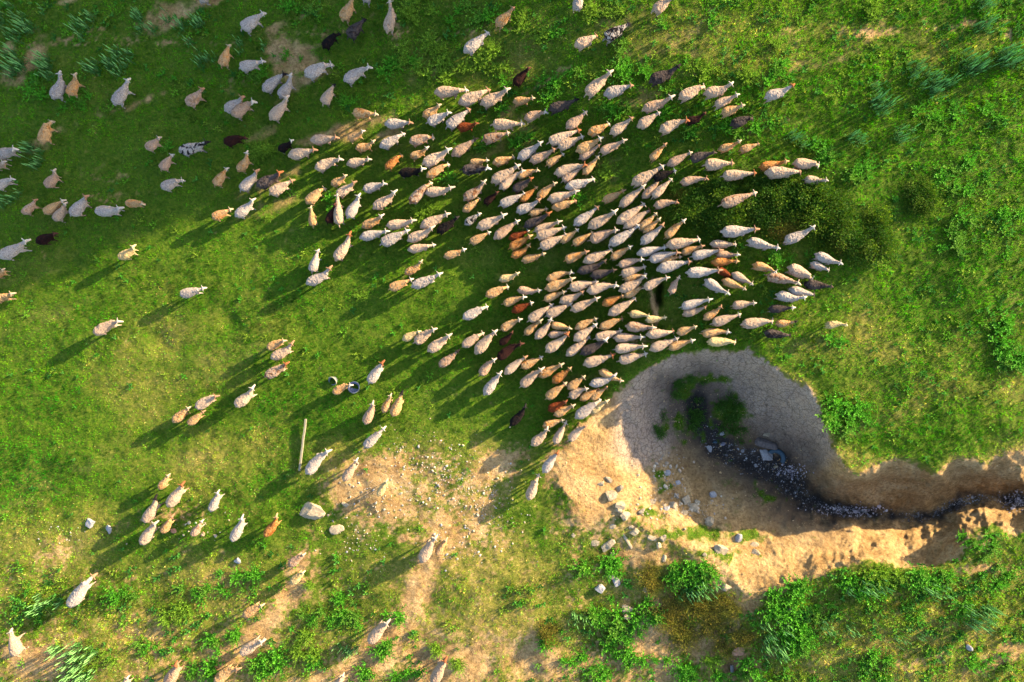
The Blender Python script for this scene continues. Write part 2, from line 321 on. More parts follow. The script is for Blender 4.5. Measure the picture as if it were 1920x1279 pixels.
def grass_cols(dry, lush, r, u, v):
    n = len(dry)
    g = np.array([.095, .225, .004]); y = np.array([.30, .34, .025]); l_ = np.array([.028, .150, .005]); d = np.array([.46, .36, .13])
    dd = dry[:, None]; ll = lush[:, None]
    c = g * (1 - ll) + l_ * ll; c = c * (1 - dd * .85) + y * dd * .85
    pick = r.uniform(0, 1, n)[:, None] < dd * .35; c = np.where(pick, d, c)
    pick = r.uniform(0, 1, n)[:, None] < .25; c = np.where(pick, c * np.array([.55, 1.25, .8]), c)
    pick = r.uniform(0, 1, n)[:, None] < .12; c = np.where(pick, c * np.array([1.25, 1.2, .9]), c)
    return c * (1 + .9 * fbm(u / 9, v / 9, 66, 2) + .6 * fbm(u / 30, v / 30, 67, 3))[:, None].clip(.3, 2) * (1 + np.array([.35, .1, .3]) * fbm(u / 18, v / 18, 68, 3)[:, None])
NT = 400000
r = np.random.default_rng(5)
tu = r.uniform(-190, 2110, NT); tv = r.uniform(-190, 1470, NT)
s, bare, dry, lush = masks(tu, tv)
turf_t = (s > .1) & (r.uniform(0, 1, NT) < sstep(.45, .95, .8 * fbm(tu / 12, tv / 12, 44, 3) + blobs(tu, tv, [(1325,712,42,12,0,1.1),(1285,730,22,18,30,1),(1275,800,32,30,0,.8),(1300,820,26,20,0,.7),(1430,930,36,16,-20,.8),(1380,905,40,10,0,.6),(1245,795,20,26,0,.6),(1243,905,14,40,10,.85),(1290,1002,100,20,0,.95),(1210,960,34,16,0,.75),(1400,1003,60,16,0,.85),(1180,985,40,16,0,.9),(1340,1040,70,14,0,.8)])) * .6)
hole = seg_dist(tu, tv, [(1240, 528), (1234, 552), (1236, 578)]) < 6
dens = (1 - s) * (1 - .93 * bare) * (.55 + .45 * lush + .1 * (1 - dry)) * (1 - .35 * dry)
keep = ((r.uniform(0, 1, NT) < dens * (1.15 + .9 * fbm(tu / 10, tv / 10, 69, 2))) | turf_t) & ~hole
inframe = (tu > -40) & (tu < 1960) & (tv > -40) & (tv < 1320)
keep &= inframe | (r.uniform(0, 1, NT) < .4)
tu, tv, dry, lush, s = tu[keep], tv[keep], dry[keep], lush[keep], s[keep]
th = ground_h(tu, tv); tx, ty = to_world(tu, tv, th)
rough = np.clip(.45 * sstep(1180, 1420, tu) + .35 * sstep(330, 200, tv) + .4 * sstep(1050, 1150, tv) + .35 * fbm(tu / 40, tv / 40, 51, 3), 0, 1)
hmx = .055 + .035 * lush + .08 * rough; hmn = hmx * .4
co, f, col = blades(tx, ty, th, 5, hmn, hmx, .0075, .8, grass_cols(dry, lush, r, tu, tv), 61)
link('grass', mesh_np('grass', co, f, [M_grass], col), kind='stuff', label='short green and yellowing grass covering the pasture', category='grass')

# ------------------------------------------------------------------ sheep
def loft(bm_v, bm_f, path, seg=14, flat=None):
    """path: list of (centre, half width, half height, forward); closed tube with rounded ends"""
    base = len(bm_v); n = len(path)
    for (c, w, h_, fwd) in path:
        fw = Vector(fwd).normalized(); side = Vector((0, 0, 1)).cross(fw)
        if side.length < .2: side = Vector((0, 1, 0))
        side.normalize(); up = fw.cross(side)
        for k in range(seg):
            t = 2 * math.pi * k / seg
            p = Vector(c) + side * (math.cos(t) * w) + up * (math.sin(t) * h_); bm_v.append(p[:])
    for i in range(n - 1):
        for k in range(seg):
            bm_f.append((base + i * seg + k, base + i * seg + (k + 1) % seg, base + (i + 1) * seg + (k + 1) % seg, base + (i + 1) * seg + k))
    bm_f.append(tuple(base + k for k in range(seg))[::-1]); bm_f.append(tuple(base + (n - 1) * seg + k for k in range(seg)))
def tube(v, f, pts, radii, seg=12, flat=1.0):
    path = []
    for i, p in enumerate(pts):
        a = Vector(pts[max(0, i - 1)]); b = Vector(pts[min(len(pts) - 1, i + 1)])
        path.append((p, radii[i], radii[i] * flat, (b - a)))
    loft(v, f, path, seg)
def sheep_mesh(name, yaw=0.0, pitch=0.0, gait=0.0, fat=1.0, tail=0, bend=0.0, seed=0, wool=1.0):
    """one continuous animal facing +X, about 1.3 m from tail to muzzle, feet on z = 0"""
    r = random.Random(seed); v, f = [], []
    zb = .60
    T = [(-.55, .05, .07, .62), (-.53, .13, .14, .60), (-.47, .19, .18, .59), (-.38, .225, .20, .58), (-.26, .24, .21, .575), (-.12, .235, .215, .57), (.02, .198, .21, .57),
         (.13, .163, .20, .58), (.22, .135, .185, .60), (.30, .112, .16, .63), (.36, .09, .13, .66)]
    sp = []
    for (x, w, h_, z) in T:
        sp.append(((x, bend * (x + .1) ** 2 * .8, z), w * fat, h_, (1, bend * 1.6 * (x + .1), 0)))
    loft(v, f, sp, 20)
    # neck and head, turned by yaw and lowered or raised by pitch
    y0 = bend * .16; nb = Vector((.24, y0, .63)); cy, sy = math.cos(yaw * .55), math.sin(yaw * .55)
    nd = Vector((cy * math.cos(.62 + pitch), sy * math.cos(.62 + pitch), math.sin(.62 + pitch)))
    ne = nb + nd * .36; mid = nb + nd * .18
    tube(v, f, [nb[:], mid[:], ne[:]], [.108, .078, .058], 14, 1.15)
    hd = Vector((math.cos(yaw) * math.cos(-.38 + pitch * .7), math.sin(yaw) * math.cos(-.38 + pitch * .7), math.sin(-.38 + pitch * .7)))
    h0 = ne - hd * .035 + Vector((0, 0, .012))
    tube(v, f, [(h0 + hd * t)[:] for t in (-.03, .02, .08, .15, .20, .225)], [.042, .060, .058, .045, .036, .022], 14, 1.1)
    side = Vector((-math.sin(yaw), math.cos(yaw), 0)); up = hd.cross(side) * -1
    up = side.cross(hd) * -1; up = up if up.z > 0 else -up
    for s_ in (-1, 1):
        a = h0 + side * (s_ * .05) + up * .03; b = a + side * (s_ * .065) - hd * .025 - Vector((0, 0, .005)); c = a + side * (s_ * .125) - hd * .03 - Vector((0, 0, .035))
        tube(v, f, [a[:], b[:], c[:]], [.022, .026, .012], 8, .7)
    # tail
    ty = r.uniform(-.03, .03)
    if tail == 0: tube(v, f, [(-.50, 0, .62), (-.57, ty, .56), (-.60, ty * 1.5, .44)], [.075, .062, .03], 10)
    elif tail == 1: tube(v, f, [(-.50, 0, .64), (-.60, ty, .57), (-.68, ty * 2, .44)], [.045, .032, .018], 10)
    else: tube(v, f, [(-.48, 0, .60), (-.55, 0, .56), (-.58, ty, .50)], [.11, .10, .06], 10)
    # legs with joints
    for (hx, s_, ph, hind) in ((-.36, 1, 0, 1), (-.36, -1, math.pi, 1), (.17, 1, math.pi * .9, 0), (.17, -1, -.1, 0)):
        g = gait * math.sin(ph + .6); lift = max(0, math.sin(ph + .6)) * gait * .12
        if hind: pts = [(hx, s_ * .13, .50), (hx + .04 + g * .2, s_ * .14, .40), (hx - .07 + g * .5, s_ * .125, .25 + lift), (hx - .04 + g * .9, s_ * .12, .09 + lift), (hx - .015 + g, s_ * .12, 0)]; rd = [.11, .075, .036, .026, .032]
        else: pts = [(hx, s_ * .10, .50), (hx + .01 + g * .3, s_ * .11, .38), (hx + .02 + g * .7, s_ * .105, .24 + lift), (hx + g * .9, s_ * .10, .09 + lift), (hx + .02 + g, s_ * .10, 0)]; rd = [.09, .060, .034, .025, .031]
        tube(v, f, pts, rd, 10)
    me0 = bpy.data.meshes.new('tmp'); me0.from_pydata(v, [], f); o = bpy.data.objects.new('tmp', me0); C.objects.link(o)
    bm = bmesh.new(); bm.from_mesh(me0); bmesh.ops.recalc_face_normals(bm, faces=bm.faces); bm.to_mesh(me0); bm.free()
    md = o.modifiers.new('r', 'REMESH'); md.mode = 'VOXEL'; md.voxel_size = .0165; md.use_smooth_shade = True
    sm = o.modifiers.new('s', 'SMOOTH'); sm.factor = .5; sm.iterations = 3
    dg = bpy.context.evaluated_depsgraph_get(); me = bpy.data.meshes.new_from_object(o.evaluated_get(dg), depsgraph=dg); me.name = name
    bpy.data.objects.remove(o); bpy.data.meshes.remove(me0)
    n = len(me.vertices); co = np.zeros(n * 3, np.float32); me.vertices.foreach_get('co', co); co = co.reshape(-1, 3)
    no = np.zeros(n * 3, np.float32); me.vertices.foreach_get('normal', no); no = no.reshape(-1, 3)
    hv = np.array(h0) ; hdv = np.array(hd); d = (co - hv) @ hdv; perp = np.linalg.norm(co - hv - d[:, None] * hdv, axis=1)
    head = sstep(-.055, -.02, d) * (perp < .20) * (co[:, 2] > .18) * (d > -.08) * (co[:, 0] > .2)
    leg = sstep(.36, .30, co[:, 2]) * (co[:, 0] < .42) * (1 - head)
    if pitch < -.9: leg = leg * (co[:, 0] < .34)
    tl = (co[:, 0] < -.57) & (co[:, 2] < .53)
    leg = np.maximum(leg, tl * .4)
    eye = np.zeros(n)
    for s_ in (-1, 1):
        e = hv + hdv * .075 + np.array(side) * s_ * .062 + np.array(up) * .02; eye = np.maximum(eye, (np.linalg.norm(co - e, axis=1) < .020))
    hoof = sstep(.05, .035, co[:, 2]); 
    body = (1 - head) * (1 - leg)
    w = fbm(co[:, 0] / .055 + seed * 3, (co[:, 1] * 1.6 + co[:, 2]) / .05, 71 + seed, 3) * .014
    w = w + fbm(co[:, 0] / .03 + 9, (co[:, 1] + co[:, 2] * .5) / .09, 91 + seed, 2) * .010        # creases across the back
    w = w + fbm(co[:, 0] / .16 + seed, co[:, 1] / .14, 81 + seed, 2) * .012
    co = co + no * (w * body * wool)[:, None]
    co[:, 2] = np.maximum(co[:, 2], 0)
    me.vertices.foreach_set('co', co.astype(np.float32).ravel())
    ca = me.color_attributes.new('parts', 'FLOAT_COLOR', 'POINT')
    ca.data.foreach_set('color', np.stack([head, leg, np.maximum(eye, hoof), np.ones(n)], -1).astype(np.float32).ravel())
    me.polygons.foreach_set('use_smooth', np.ones(len(me.polygons), bool)); me.update()
    return me

def fleece(name, typ):
    m, n, l, b = newmat(name, .95, .08)
    get = lambda k: attr(n, k, typ).outputs['Color']
    tc = n.new('ShaderNodeTexCoord').outputs['Object']; oi = n.new('ShaderNodeObjectInfo')
    off = n.new('ShaderNodeVectorMath'); off.operation = 'MULTIPLY_ADD'; l.new(oi.outputs['Random'], off.inputs[0]); off.inputs[1].default_value = (37, 11, 23); l.new(tc, off.inputs[2]); vec = off.outputs[0]
    parts = n.new('ShaderNodeSeparateColor'); l.new(attr(n, 'parts').outputs['Color'], parts.inputs[0])
    big = noise(n, l, vec, 5.5, 3, .6, .6); mid = noise(n, l, vec, 17, 4, .75); fine = noise(n, l, vec, 34, 3, .8)
    mot = n.new('ShaderNodeSeparateColor'); l.new(get('mottle'), mot.inputs[0])
    # mottle.R: share of large patches of the second colour, mottle.G: fine speckle of it
    p = n.new('ShaderNodeMapRange'); l.new(math_n(n, l, 'ADD', big.outputs[0], mot.outputs[0]), p.inputs[0]); p.inputs[1].default_value = .60; p.inputs[2].default_value = .72
    q = n.new('ShaderNodeMapRange'); l.new(math_n(n, l, 'ADD', mid.outputs[0], mot.outputs[1]), q.inputs[0]); q.inputs[1].default_value = .62; q.inputs[2].default_value = .82
    f = math_n(n, l, 'MAXIMUM', p.outputs[0], math_n(n, l, 'MULTIPLY', q.outputs[0], .8))
    col = mix(n, l, f, get('coat'), get('coat2'))
    dirt = ramp(n, [(.34, (.55, .46, .40)), (.48, (.92, .90, .87)), (.66, (1.15, 1.15, 1.15))]); l.new(mid.outputs[0], dirt.inputs[0])
    col = mix(n, l, .8, col, dirt.outputs[0], 'MULTIPLY')
    fr = ramp(n, [(.38, (.52, .47, .44)), (.58, (1.12, 1.12, 1.12))]); l.new(fine.outputs[0], fr.inputs[0]); col = mix(n, l, .7, col, fr.outputs[0], 'MULTIPLY')
    col = mix(n, l, parts.outputs[1], col, get('leg')); col = mix(n, l, parts.outputs[0], col, get('face'))
    col = mix(n, l, parts.outputs[2], col, (.02, .017, .015))
    l.new(col, b.inputs['Base Color'])
    hgt = math_n(n, l, 'ADD', math_n(n, l, 'MULTIPLY', mid.outputs[0], 1.5), fine.outputs[0]); bump(n, l, hgt, .8, .02, b)
    return m
M_fleece = fleece('fleece', 'OBJECT'); M_fleece_m = fleece('fleece_of_many', 'GEOMETRY')

POSES = [dict(yaw=0, pitch=0, gait=.10, tail=0), dict(yaw=.35, pitch=-.1, gait=.14, tail=0, bend=.15), dict(yaw=-.35, pitch=0, gait=-.12, tail=1, bend=-.15), dict(yaw=.1, pitch=-.35, gait=.16, tail=0, bend=.1),
         dict(yaw=-.15, pitch=-.3, gait=-.15, tail=2), dict(yaw=.55, pitch=-.15, gait=.1, tail=0, bend=.25), dict(yaw=-.6, pitch=-.2, gait=.13, tail=0, bend=-.25), dict(yaw=0, pitch=-.6, gait=.12, tail=1),
         dict(yaw=.2, pitch=.15, gait=-.16, tail=0), dict(yaw=-.2, pitch=-1.15, gait=.08, tail=0), dict(yaw=.15, pitch=-.9, gait=-.1, tail=2), dict(yaw=-.1, pitch=.1, gait=.15, tail=1, bend=-.08)]
SHEEP_ME = []
for i, p in enumerate(POSES):
    me = sheep_mesh('sheep_%s' % 'abcdefghijkl'[i], seed=i, fat=random.uniform(.96, 1.06), **p); me.materials.append(M_fleece)
    co = np.zeros(len(me.vertices) * 3, np.float32); me.vertices.foreach_get('co', co); co = co.reshape(-1, 3)
    SHEEP_ME.append((me, float(co[:, 0].min()), float(co[:, 0].max())))

COAT = {'W': (.285, .245, .225), 'C': (.335, .25, .19), 'P': (.30, .205, .15), 'T': (.32, .205, .105), 'O': (.32, .15, .05), 'R': (.13, .030, .009), 'B': (.020, .006, .005), 'K': (.005, .004, .005),
        'G': (.072, .058, .056), 'S': (.30, .22, .165), 'L': (.38, .29, .15), 'M': (.32, .29, .275)}  # L: tan and cream coats with sunlight put into the colour
COAT2 = {'W': (.26, .225, .21), 'C': (.27, .18, .12), 'P': (.25, .15, .09), 'T': (.32, .15, .05), 'O': (.26, .09, .02), 'R': (.07, .015, .005), 'B': (.01, .004, .003), 'K': (.02, .01, .007), 'G': (.018, .013, .014), 'S': (.13, .06, .03), 'L': (.38, .25, .09), 'M': (.008, .007, .009)}
MOT = {'W': (.0, .12), 'C': (.03, .15), 'P': (.05, .10), 'T': (.08, .06), 'O': (.1, .08), 'R': (.1, .1), 'B': (.1, .1), 'K': (.05, .05), 'G': (.1, .2), 'S': (.08, .17), 'L': (.0, .0), 'M': (.16, .1)}
NAME = {'W': 'off-white', 'C': 'cream', 'P': 'pinkish beige', 'T': 'tan', 'O': 'orange-brown', 'R': 'rust-red', 'B': 'dark brown', 'K': 'black', 'G': 'dark mottled grey', 'S': 'brown-flecked cream', 'L': 'sunlit golden', 'M': 'black-and-white patched'}
FACE = {'k': (.010, .008, .009), 'b': (.20, .07, .03), 'w': (.48, .41, .34)}
FNAME = {'k': 'black-faced', 'b': 'brown-faced', 'w': 'pale-faced'}
FLOCK = """98 186 127 140 25 W;127 182 149 139 23 T;211 196 248 148 25 W;348 196 386 167 27 P;77 269 92 222 25 T;374 5 397 -33 23 W;449 56 499 23 27 W;413 127 432 82 21 T;
445 127 498 114 23 W;492 171 536 133 23 Wk;523 184 554 142 23 W;505 225 546 181 23 C;421 209 464 184 27 W;434 217 478 184 27 P;570 142 622 115 27 W;644 152 695 120 23 W;
603 198 629 156 23 Ck;640 38 667 -6 27 T;680 6 703 -35 21 W;649 71 687 34 27 Gk;604 90 636 58 19 K;725 61 740 2 21 C;658 211 710 215 22 T;720 232 776 230 20 W;
929 48 967 15 23 T;869 98 919 58 23 W;1081 19 1090 -27 23 W;1077 86 1123 65 25 C;1130 73 1184 42 25 Mk;962 161 992 125 21 B;813 173 879 169 22 C;859 194 921 167 25 C;
900 196 958 168 23 C;961 190 1004 186 18 T;983 223 1025 205 21 P;1028 205 1087 188 21 Gk;1095 180 1148 133 25 C;1132 177 1188 159 23 W;1061 240 1103 210 23 P;1102 251 1146 231 21 T;
1144 251 1188 221 21 C;792 219 829 198 19 T;798 232 846 209 21 W;834 240 884 203 23 W;856 240 899 234 19 R;918 233 985 232 22 C;901 263 958 248 21 S;1223 23 1263 -8 25 C;
1217 152 1278 129 25 Gk;1273 184 1325 157 23 C;1320 175 1376 165 23 C;1338 198 1385 177 19 C;1351 213 1394 198 22 T;1286 228 1325 218 17 B;1237 246 1288 219 24 Cb;1204 205 1265 184 20 P;
1196 238 1238 209 23 C;1370 234 1415 218 21 G;1434 182 1490 165 21 Wb;273 279 305 259 23 P;334 284 397 268 23 Mk;299 320 326 288 21 P;301 353 341 334 23 W;-13 293 40 277 23 W;
-25 311 21 307 17 C;-13 353 29 330 19 W;84 351 114 320 23 P;40 401 72 374 17 P;79 401 123 374 19 T;100 414 129 380 21 C;129 407 169 363 24 W;176 396 240 394 21 W;
232 381 278 382 16 T;67 455 111 436 21 B;-4 483 61 451 23 W;221 485 263 462 19 L;418 268 460 254 22 B;399 350 428 313 20 T;445 322 473 288 20 T;448 360 490 318 22 W;
480 350 535 323 23 Gb;502 365 553 336 23 C;521 282 553 264 17 Kw;539 292 597 280 22 C;581 263 638 258 20 C;649 262 687 246 17 T;590 317 642 292 22 C;649 308 698 298 18 C;
573 382 608 349 22 T;621 347 653 330 18 T;628 368 671 340 20 C;588 428 582 387 17 T;612 422 632 380 17 B;635 427 633 360 18 C;650 410 678 363 22 W;395 410 437 391 20 T;
440 407 483 373 20 W;711 276 760 249 20 W;767 267 814 254 22 S;666 279 707 271 18 T;722 317 753 287 16 O;768 295 807 280 16 T;791 309 849 280 23 C;799 332 842 304 16 T;
846 292 897 258 19 Pk;746 325 801 318 18 Kw;878 306 917 300 12 T;861 319 922 314 20 Gw;677 357 727 342 19 W;698 391 749 360 20 C;767 382 809 338 18 S;795 361 855 355 19 C;
868 375 916 342 20 S;867 397 902 371 16 T;910 380 931 363 15 B;923 306 967 294 19 T;970 298 1019 267 20 W;992 303 1045 280 18 P;1022 311 1059 287 15 T;1024 268 1091 242 20 Cb;
1042 277 1097 254 20 C;1080 284 1131 259 22 T;1086 298 1127 271 15 P;1122 286 1175 262 18 P;1039 326 1100 303 19 Cb;1051 342 1096 310 15 P;1093 327 1124 292 15 T;1059 352 1118 335 20 W;
1026 375 1087 359 19 C;1034 390 1083 376 19 T;1005 374 1042 340 15 T;920 341 978 310 23 C;936 355 981 314 16 C;969 332 1010 315 16 T;959 359 1000 333 20 Gb;973 379 1009 349 16 O;
933 386 989 361 18 W;967 397 1017 378 20 W;990 402 1028 391 15 T;1129 378 1173 357 15 T;1218 302 1248 269 12 T;1251 310 1298 284 16 P;1291 300 1341 284 19 G;1317 309 1378 306 26 C;
1184 345 1249 311 22 C;1221 334 1270 319 20 Kw;1205 372 1241 334 15 P;1221 372 1262 333 16 C;1226 386 1271 374 18 P;1161 388 1211 346 16 C;1276 342 1327 330 16 P;1348 281 1389 267 15 T;
1385 283 1425 269 16 T;1350 330 1421 324 20 Cb;1346 386 1421 360 20 S;1423 314 1477 304 18 O;1487 306 1541 307 22 C;1434 323 1507 322 24 C;1506 336 1550 340 20 C;677 426 724 405 18 T;
723 424 783 414 19 C;673 446 732 432 18 W;710 459 769 430 23 W;762 451 819 427 20 C;763 469 817 459 16 C;627 489 665 437 20 Cb;583 514 598 466 20 W;573 533 629 506 19 W;
758 514 797 493 15 T;726 543 776 522 19 T;770 538 832 513 19 W;787 427 845 398 21 C;818 436 863 407 19 K;871 421 902 399 10 Mw;893 428 952 402 20 C;878 457 921 434 17 T;
925 448 975 411 18 P;953 448 994 432 16 Rw;952 467 999 440 19 O;958 482 998 463 17 O;831 482 876 468 14 Tw;981 425 1036 400 16 Gb;998 435 1054 414 16 C;1001 446 1063 425 20 C;
1008 466 1067 438 20 C;1050 454 1087 430 12 T;1071 460 1115 434 15 T;1102 427 1159 396 21 C;1102 453 1159 427 21 P;1056 490 1104 470 20 T;1093 492 1151 467 20 C;1082 510 1140 494 16 G;
977 489 1025 476 15 T;1075 422 1126 387 18 W;1156 419 1213 380 20 C;1169 428 1222 390 17 Cb;1198 430 1234 399 14 T;1206 436 1239 410 12 T;1141 460 1204 421 18 W;1201 457 1248 422 19 W;
1245 448 1284 410 16 T;1248 460 1317 449 21 C;1194 476 1252 462 17 W;1275 476 1319 460 12 T;1213 489 1274 470 18 W;1237 490 1279 480 9 T;1231 506 1298 488 21 W;1156 499 1207 483 16 Pw;
1161 516 1213 499 20 C;1293 482 1354 468 19 W;1286 512 1354 507 20 W;1143 487 1185 460 16 T;1351 435 1422 431 23 W;1401 450 1462 469 19 W;1470 454 1529 428 20 W;1331 457 1384 459 16 C;
1340 477 1386 478 14 P;1334 492 1386 489 18 O;1352 507 1368 518 12 R;1412 496 1458 507 19 T;1478 500 1529 523 26 C;1529 476 1578 497 20 W;1520 493 1558 508 14 W;1434 516 1500 530 19 S;
1372 512 1413 534 18 C;1354 524 1400 543 15 T;1321 524 1367 554 20 W;1508 533 1562 537 20 G;935 525 976 515 14 L;910 556 954 535 19 T;969 543 1016 549 12 P;940 572 987 553 15 Tw;
959 585 1001 565 17 Rw;867 598 915 572 19 W;936 621 978 594 17 T;987 604 1039 569 19 C;981 630 1017 597 16 T;1024 525 1074 505 16 T;1021 543 1079 521 19 T;1063 541 1124 527 20 C;
1100 547 1158 528 21 C;1106 518 1156 506 18 G;1017 564 1062 545 14 T;1048 567 1098 550 20 C;1069 583 1125 557 16 C;1020 594 1075 567 21 C;1129 572 1171 552 18 O;1140 591 1195 558 19 C;
1160 546 1216 521 19 C;1167 524 1214 514 14 T;1170 557 1209 535 14 T;1177 588 1220 591 12 L;1030 608 1073 616 17 T;1078 617 1121 595 17 T;1123 616 1170 595 15 T;1172 612 1230 615 21 S;
1204 543 1253 516 17 C;1257 554 1272 516 16 P;1274 577 1335 559 17 W;1280 589 1326 578 18 C;1320 599 1356 577 14 T;1332 608 1392 588 19 C;1211 600 1252 596 16 L;1271 625 1304 612 18 T;
1313 627 1369 619 15 T;1211 628 1268 622 19 C;1478 543 1531 554 20 W;1455 552 1509 565 20 W;1441 580 1489 577 15 Gw;1371 574 1416 567 19 C;1390 609 1455 600 19 C;1456 608 1491 604 14 Tk;
1433 624 1487 630 18 Gk;1550 611 1586 604 15 L;754 638 790 619 17 L;774 646 818 611 21 C;801 660 849 625 21 C;822 688 864 656 18 Sk;866 651 907 622 19 C;890 664 932 616 22 C;
898 707 928 668 19 P;936 647 965 623 12 B;932 674 978 636 19 B;1003 636 1040 599 18 C;1027 629 1067 623 10 P;1022 660 1071 626 21 Cb;945 702 989 665 15 C;974 691 1019 668 18 T;
973 728 1020 686 20 C;1009 707 1058 680 17 T;1035 718 1074 689 20 O;1064 730 1099 705 20 T;907 742 942 694 19 W;1075 639 1122 607 20 C;1061 668 1109 630 17 C;1087 664 1143 637 19 Gw;
1112 636 1169 619 20 C;1149 634 1209 632 18 C;1148 656 1213 647 20 C;1093 684 1155 665 21 Cb;1156 678 1216 662 20 C;1123 694 1167 719 17 T;1105 722 1159 707 18 W;1218 656 1275 634 20 C;
1251 655 1302 635 17 T;1326 641 1384 640 18 L;1021 750 1064 716 19 T;1065 747 1101 723 20 C;1087 751 1124 727 15 T;1105 751 1140 724 14 T;1078 785 1128 748 20 W;1106 776 1141 747 15 L;
1027 770 1065 751 20 R;1038 780 1079 757 18 T;1017 800 1059 785 15 T;996 836 1033 804 20 C;1038 836 1063 788 14 C;1064 830 1099 792 16 C;1018 888 1048 842 18 Wb;956 799 992 761 16 K;
-13 518 15 507 15 T;-23 564 33 551 19 T;334 554 387 539 20 W;174 626 229 594 21 C;497 655 539 634 18 T;507 673 558 646 20 C;495 708 546 678 20 Sb;689 722 722 673 22 Wb;
623 738 660 715 17 T;683 797 705 750 20 P;718 775 736 736 17 T;735 782 758 732 22 Tk;323 792 360 760 18 T;363 767 413 736 20 C;350 798 385 769 13 T;440 763 485 725 22 C;
680 842 724 799 18 W;574 890 616 835 22 W;643 903 674 858 18 C;708 933 728 895 15 L;298 917 318 888 15 T;313 952 351 900 22 Cb;268 982 302 928 20 Ck;262 1025 298 970 20 C;
302 1002 326 964 17 T;358 1008 381 974 13 P;392 963 414 915 17 W;433 1017 463 962 18 W;495 1008 528 965 17 O;129 1139 173 1077 23 W;31 1235 19 1179 27 C;309 1290 340 1235 25 Pb;
228 1296 242 1266 19 C;541 1062 574 1034 19 P;545 1096 572 1068 19 L;455 1156 498 1128 19 T;447 1229 502 1192 21 C;401 1281 449 1242 21 T;689 1210 733 1154 23 C;628 1294 643 1266 19 C;
990 939 1010 889 19 C;788 1056 819 1000 23 C;817 1044 839 1004 15 T;810 1288 838 1224 23 Cb"""
flock = []
for q in FLOCK.replace('\n', '').split(';'):
    a = q.split(); u0, v0, u1, v1, w = map(float, a[:5]); flock.append(dict(u0=u0, v0=v0, u1=u1, v1=v1, w=w, k=a[5][0], f=a[5][1:], u=(u0 + u1) / 2, v=(v0 + v1) / 2, L=math.hypot(u1 - u0, v1 - v0)))

# --- a label for each that singles it out
def size_word(s): return 'small ' if s['L'] < 42 and inimg(s) else ''
def inimg(s): return 15 < s['u'] < 1905 and 15 < s['v'] < 1262
def coat_word(s):
    w = NAME[s['k']]; w = w if 'sheep' in w else w + ' sheep'
    return (FNAME[s['f']] + ' ' if s['f'] else '') + w
def zone(s):
    u, v = s['u'], s['v']
    if v < 150 and u < 500: return 'near the top left corner'
    if v < 150: return 'by the top edge' if v < 60 else 'among the weeds near the top'
    if v > 1000: return 'on the dry ground near the bottom edge'
    if u < 330: return 'at the far left' if v < 450 else 'on the sunny grass at far left'
    if v > 840 and u < 960: return 'low down left of the gully'
    if u > 1500: return 'at the right end of the flock'
    if v < 300: return 'in the upper %s of the flock' % ('left' if u < 860 else 'middle' if u < 1180 else 'right')
    if v < 440: return 'in the %s' % ('shaded left group' if u < 760 else 'crowded middle, upper part' if u < 1180 else 'crowd left of the shrubs')
    if v < 540: return 'in the %s' % ('loose group on the left' if u < 860 else 'densest middle' if u < 1120 else 'dense right-hand crowd')
    if v < 640: return 'in the %s' % ('open left of the flock' if u < 860 else 'lower middle of the flock' if u < 1120 else 'ring round the grass hole')
    if u < 600: return 'in the small band left of the plank'
    if u < 860: return 'between the plank and the flock'
    return 'in the tail of the flock above the bare clay' if v < 760 else 'in the file at the lower tip of the flock'
ORD = ['first', 'second', 'third', 'fourth', 'fifth', 'sixth', 'seventh', 'eighth', 'ninth', 'tenth', 'eleventh', 'twelfth', 'thirteenth', 'fourteenth', 'fifteenth', 'sixteenth']
def head_word(s):
    a = math.degrees(math.atan2(s['v0'] - s['v1'], s['u1'] - s['u0']))
    return 'facing right' if -12 < a < 12 else 'facing down right' if a <= -12 and a > -90 else 'facing upward' if a > 65 else None
for s in flock:
    s['coat'] = coat_word(s); s['zone'] = zone(s)
for s in flock:
    nn = sorted((math.hypot(o['u'] - s['u'], o['v'] - s['v']), i) for i, o in enumerate(flock) if o is not s)
    o = flock[nn[0][1]]; s['iso'] = nn[0][0]
    c = []
    near = [(d, flock[i]) for d, i in nn[:5] if d < 62]
    special = [(d, o) for d, o in near if o['k'] in 'RBKMOGSL' and o['coat'] != s['coat']]
    def rel(o):
        dx, dy = s['u'] - o['u'], s['v'] - o['v']
        return ('just right of' if dx > 0 else 'just left of') if abs(dx) > abs(dy) else ('just below' if dy > 0 else 'just above')
    def art(t): return ('an ' if t[0] in 'aeiou' else 'a ') + t
    if s['iso'] > 75: c.append('%s standing alone %s' % (s['coat'], s['zone']))
    if head_word(s): c.append('%s %s %s' % (s['coat'], head_word(s), s['zone']))
    c.append('%s %s' % (s['coat'], s['zone']))
    for d, o in special[:2]: c.append('%s %s %s %s' % (s['coat'], rel(o), art(o['coat'].replace(' sheep', ' one')), s['zone']))
    s['c'] = c
cnt = {}
for s in flock:
    for x in set(s['c']): cnt[x] = cnt.get(x, 0) + 1
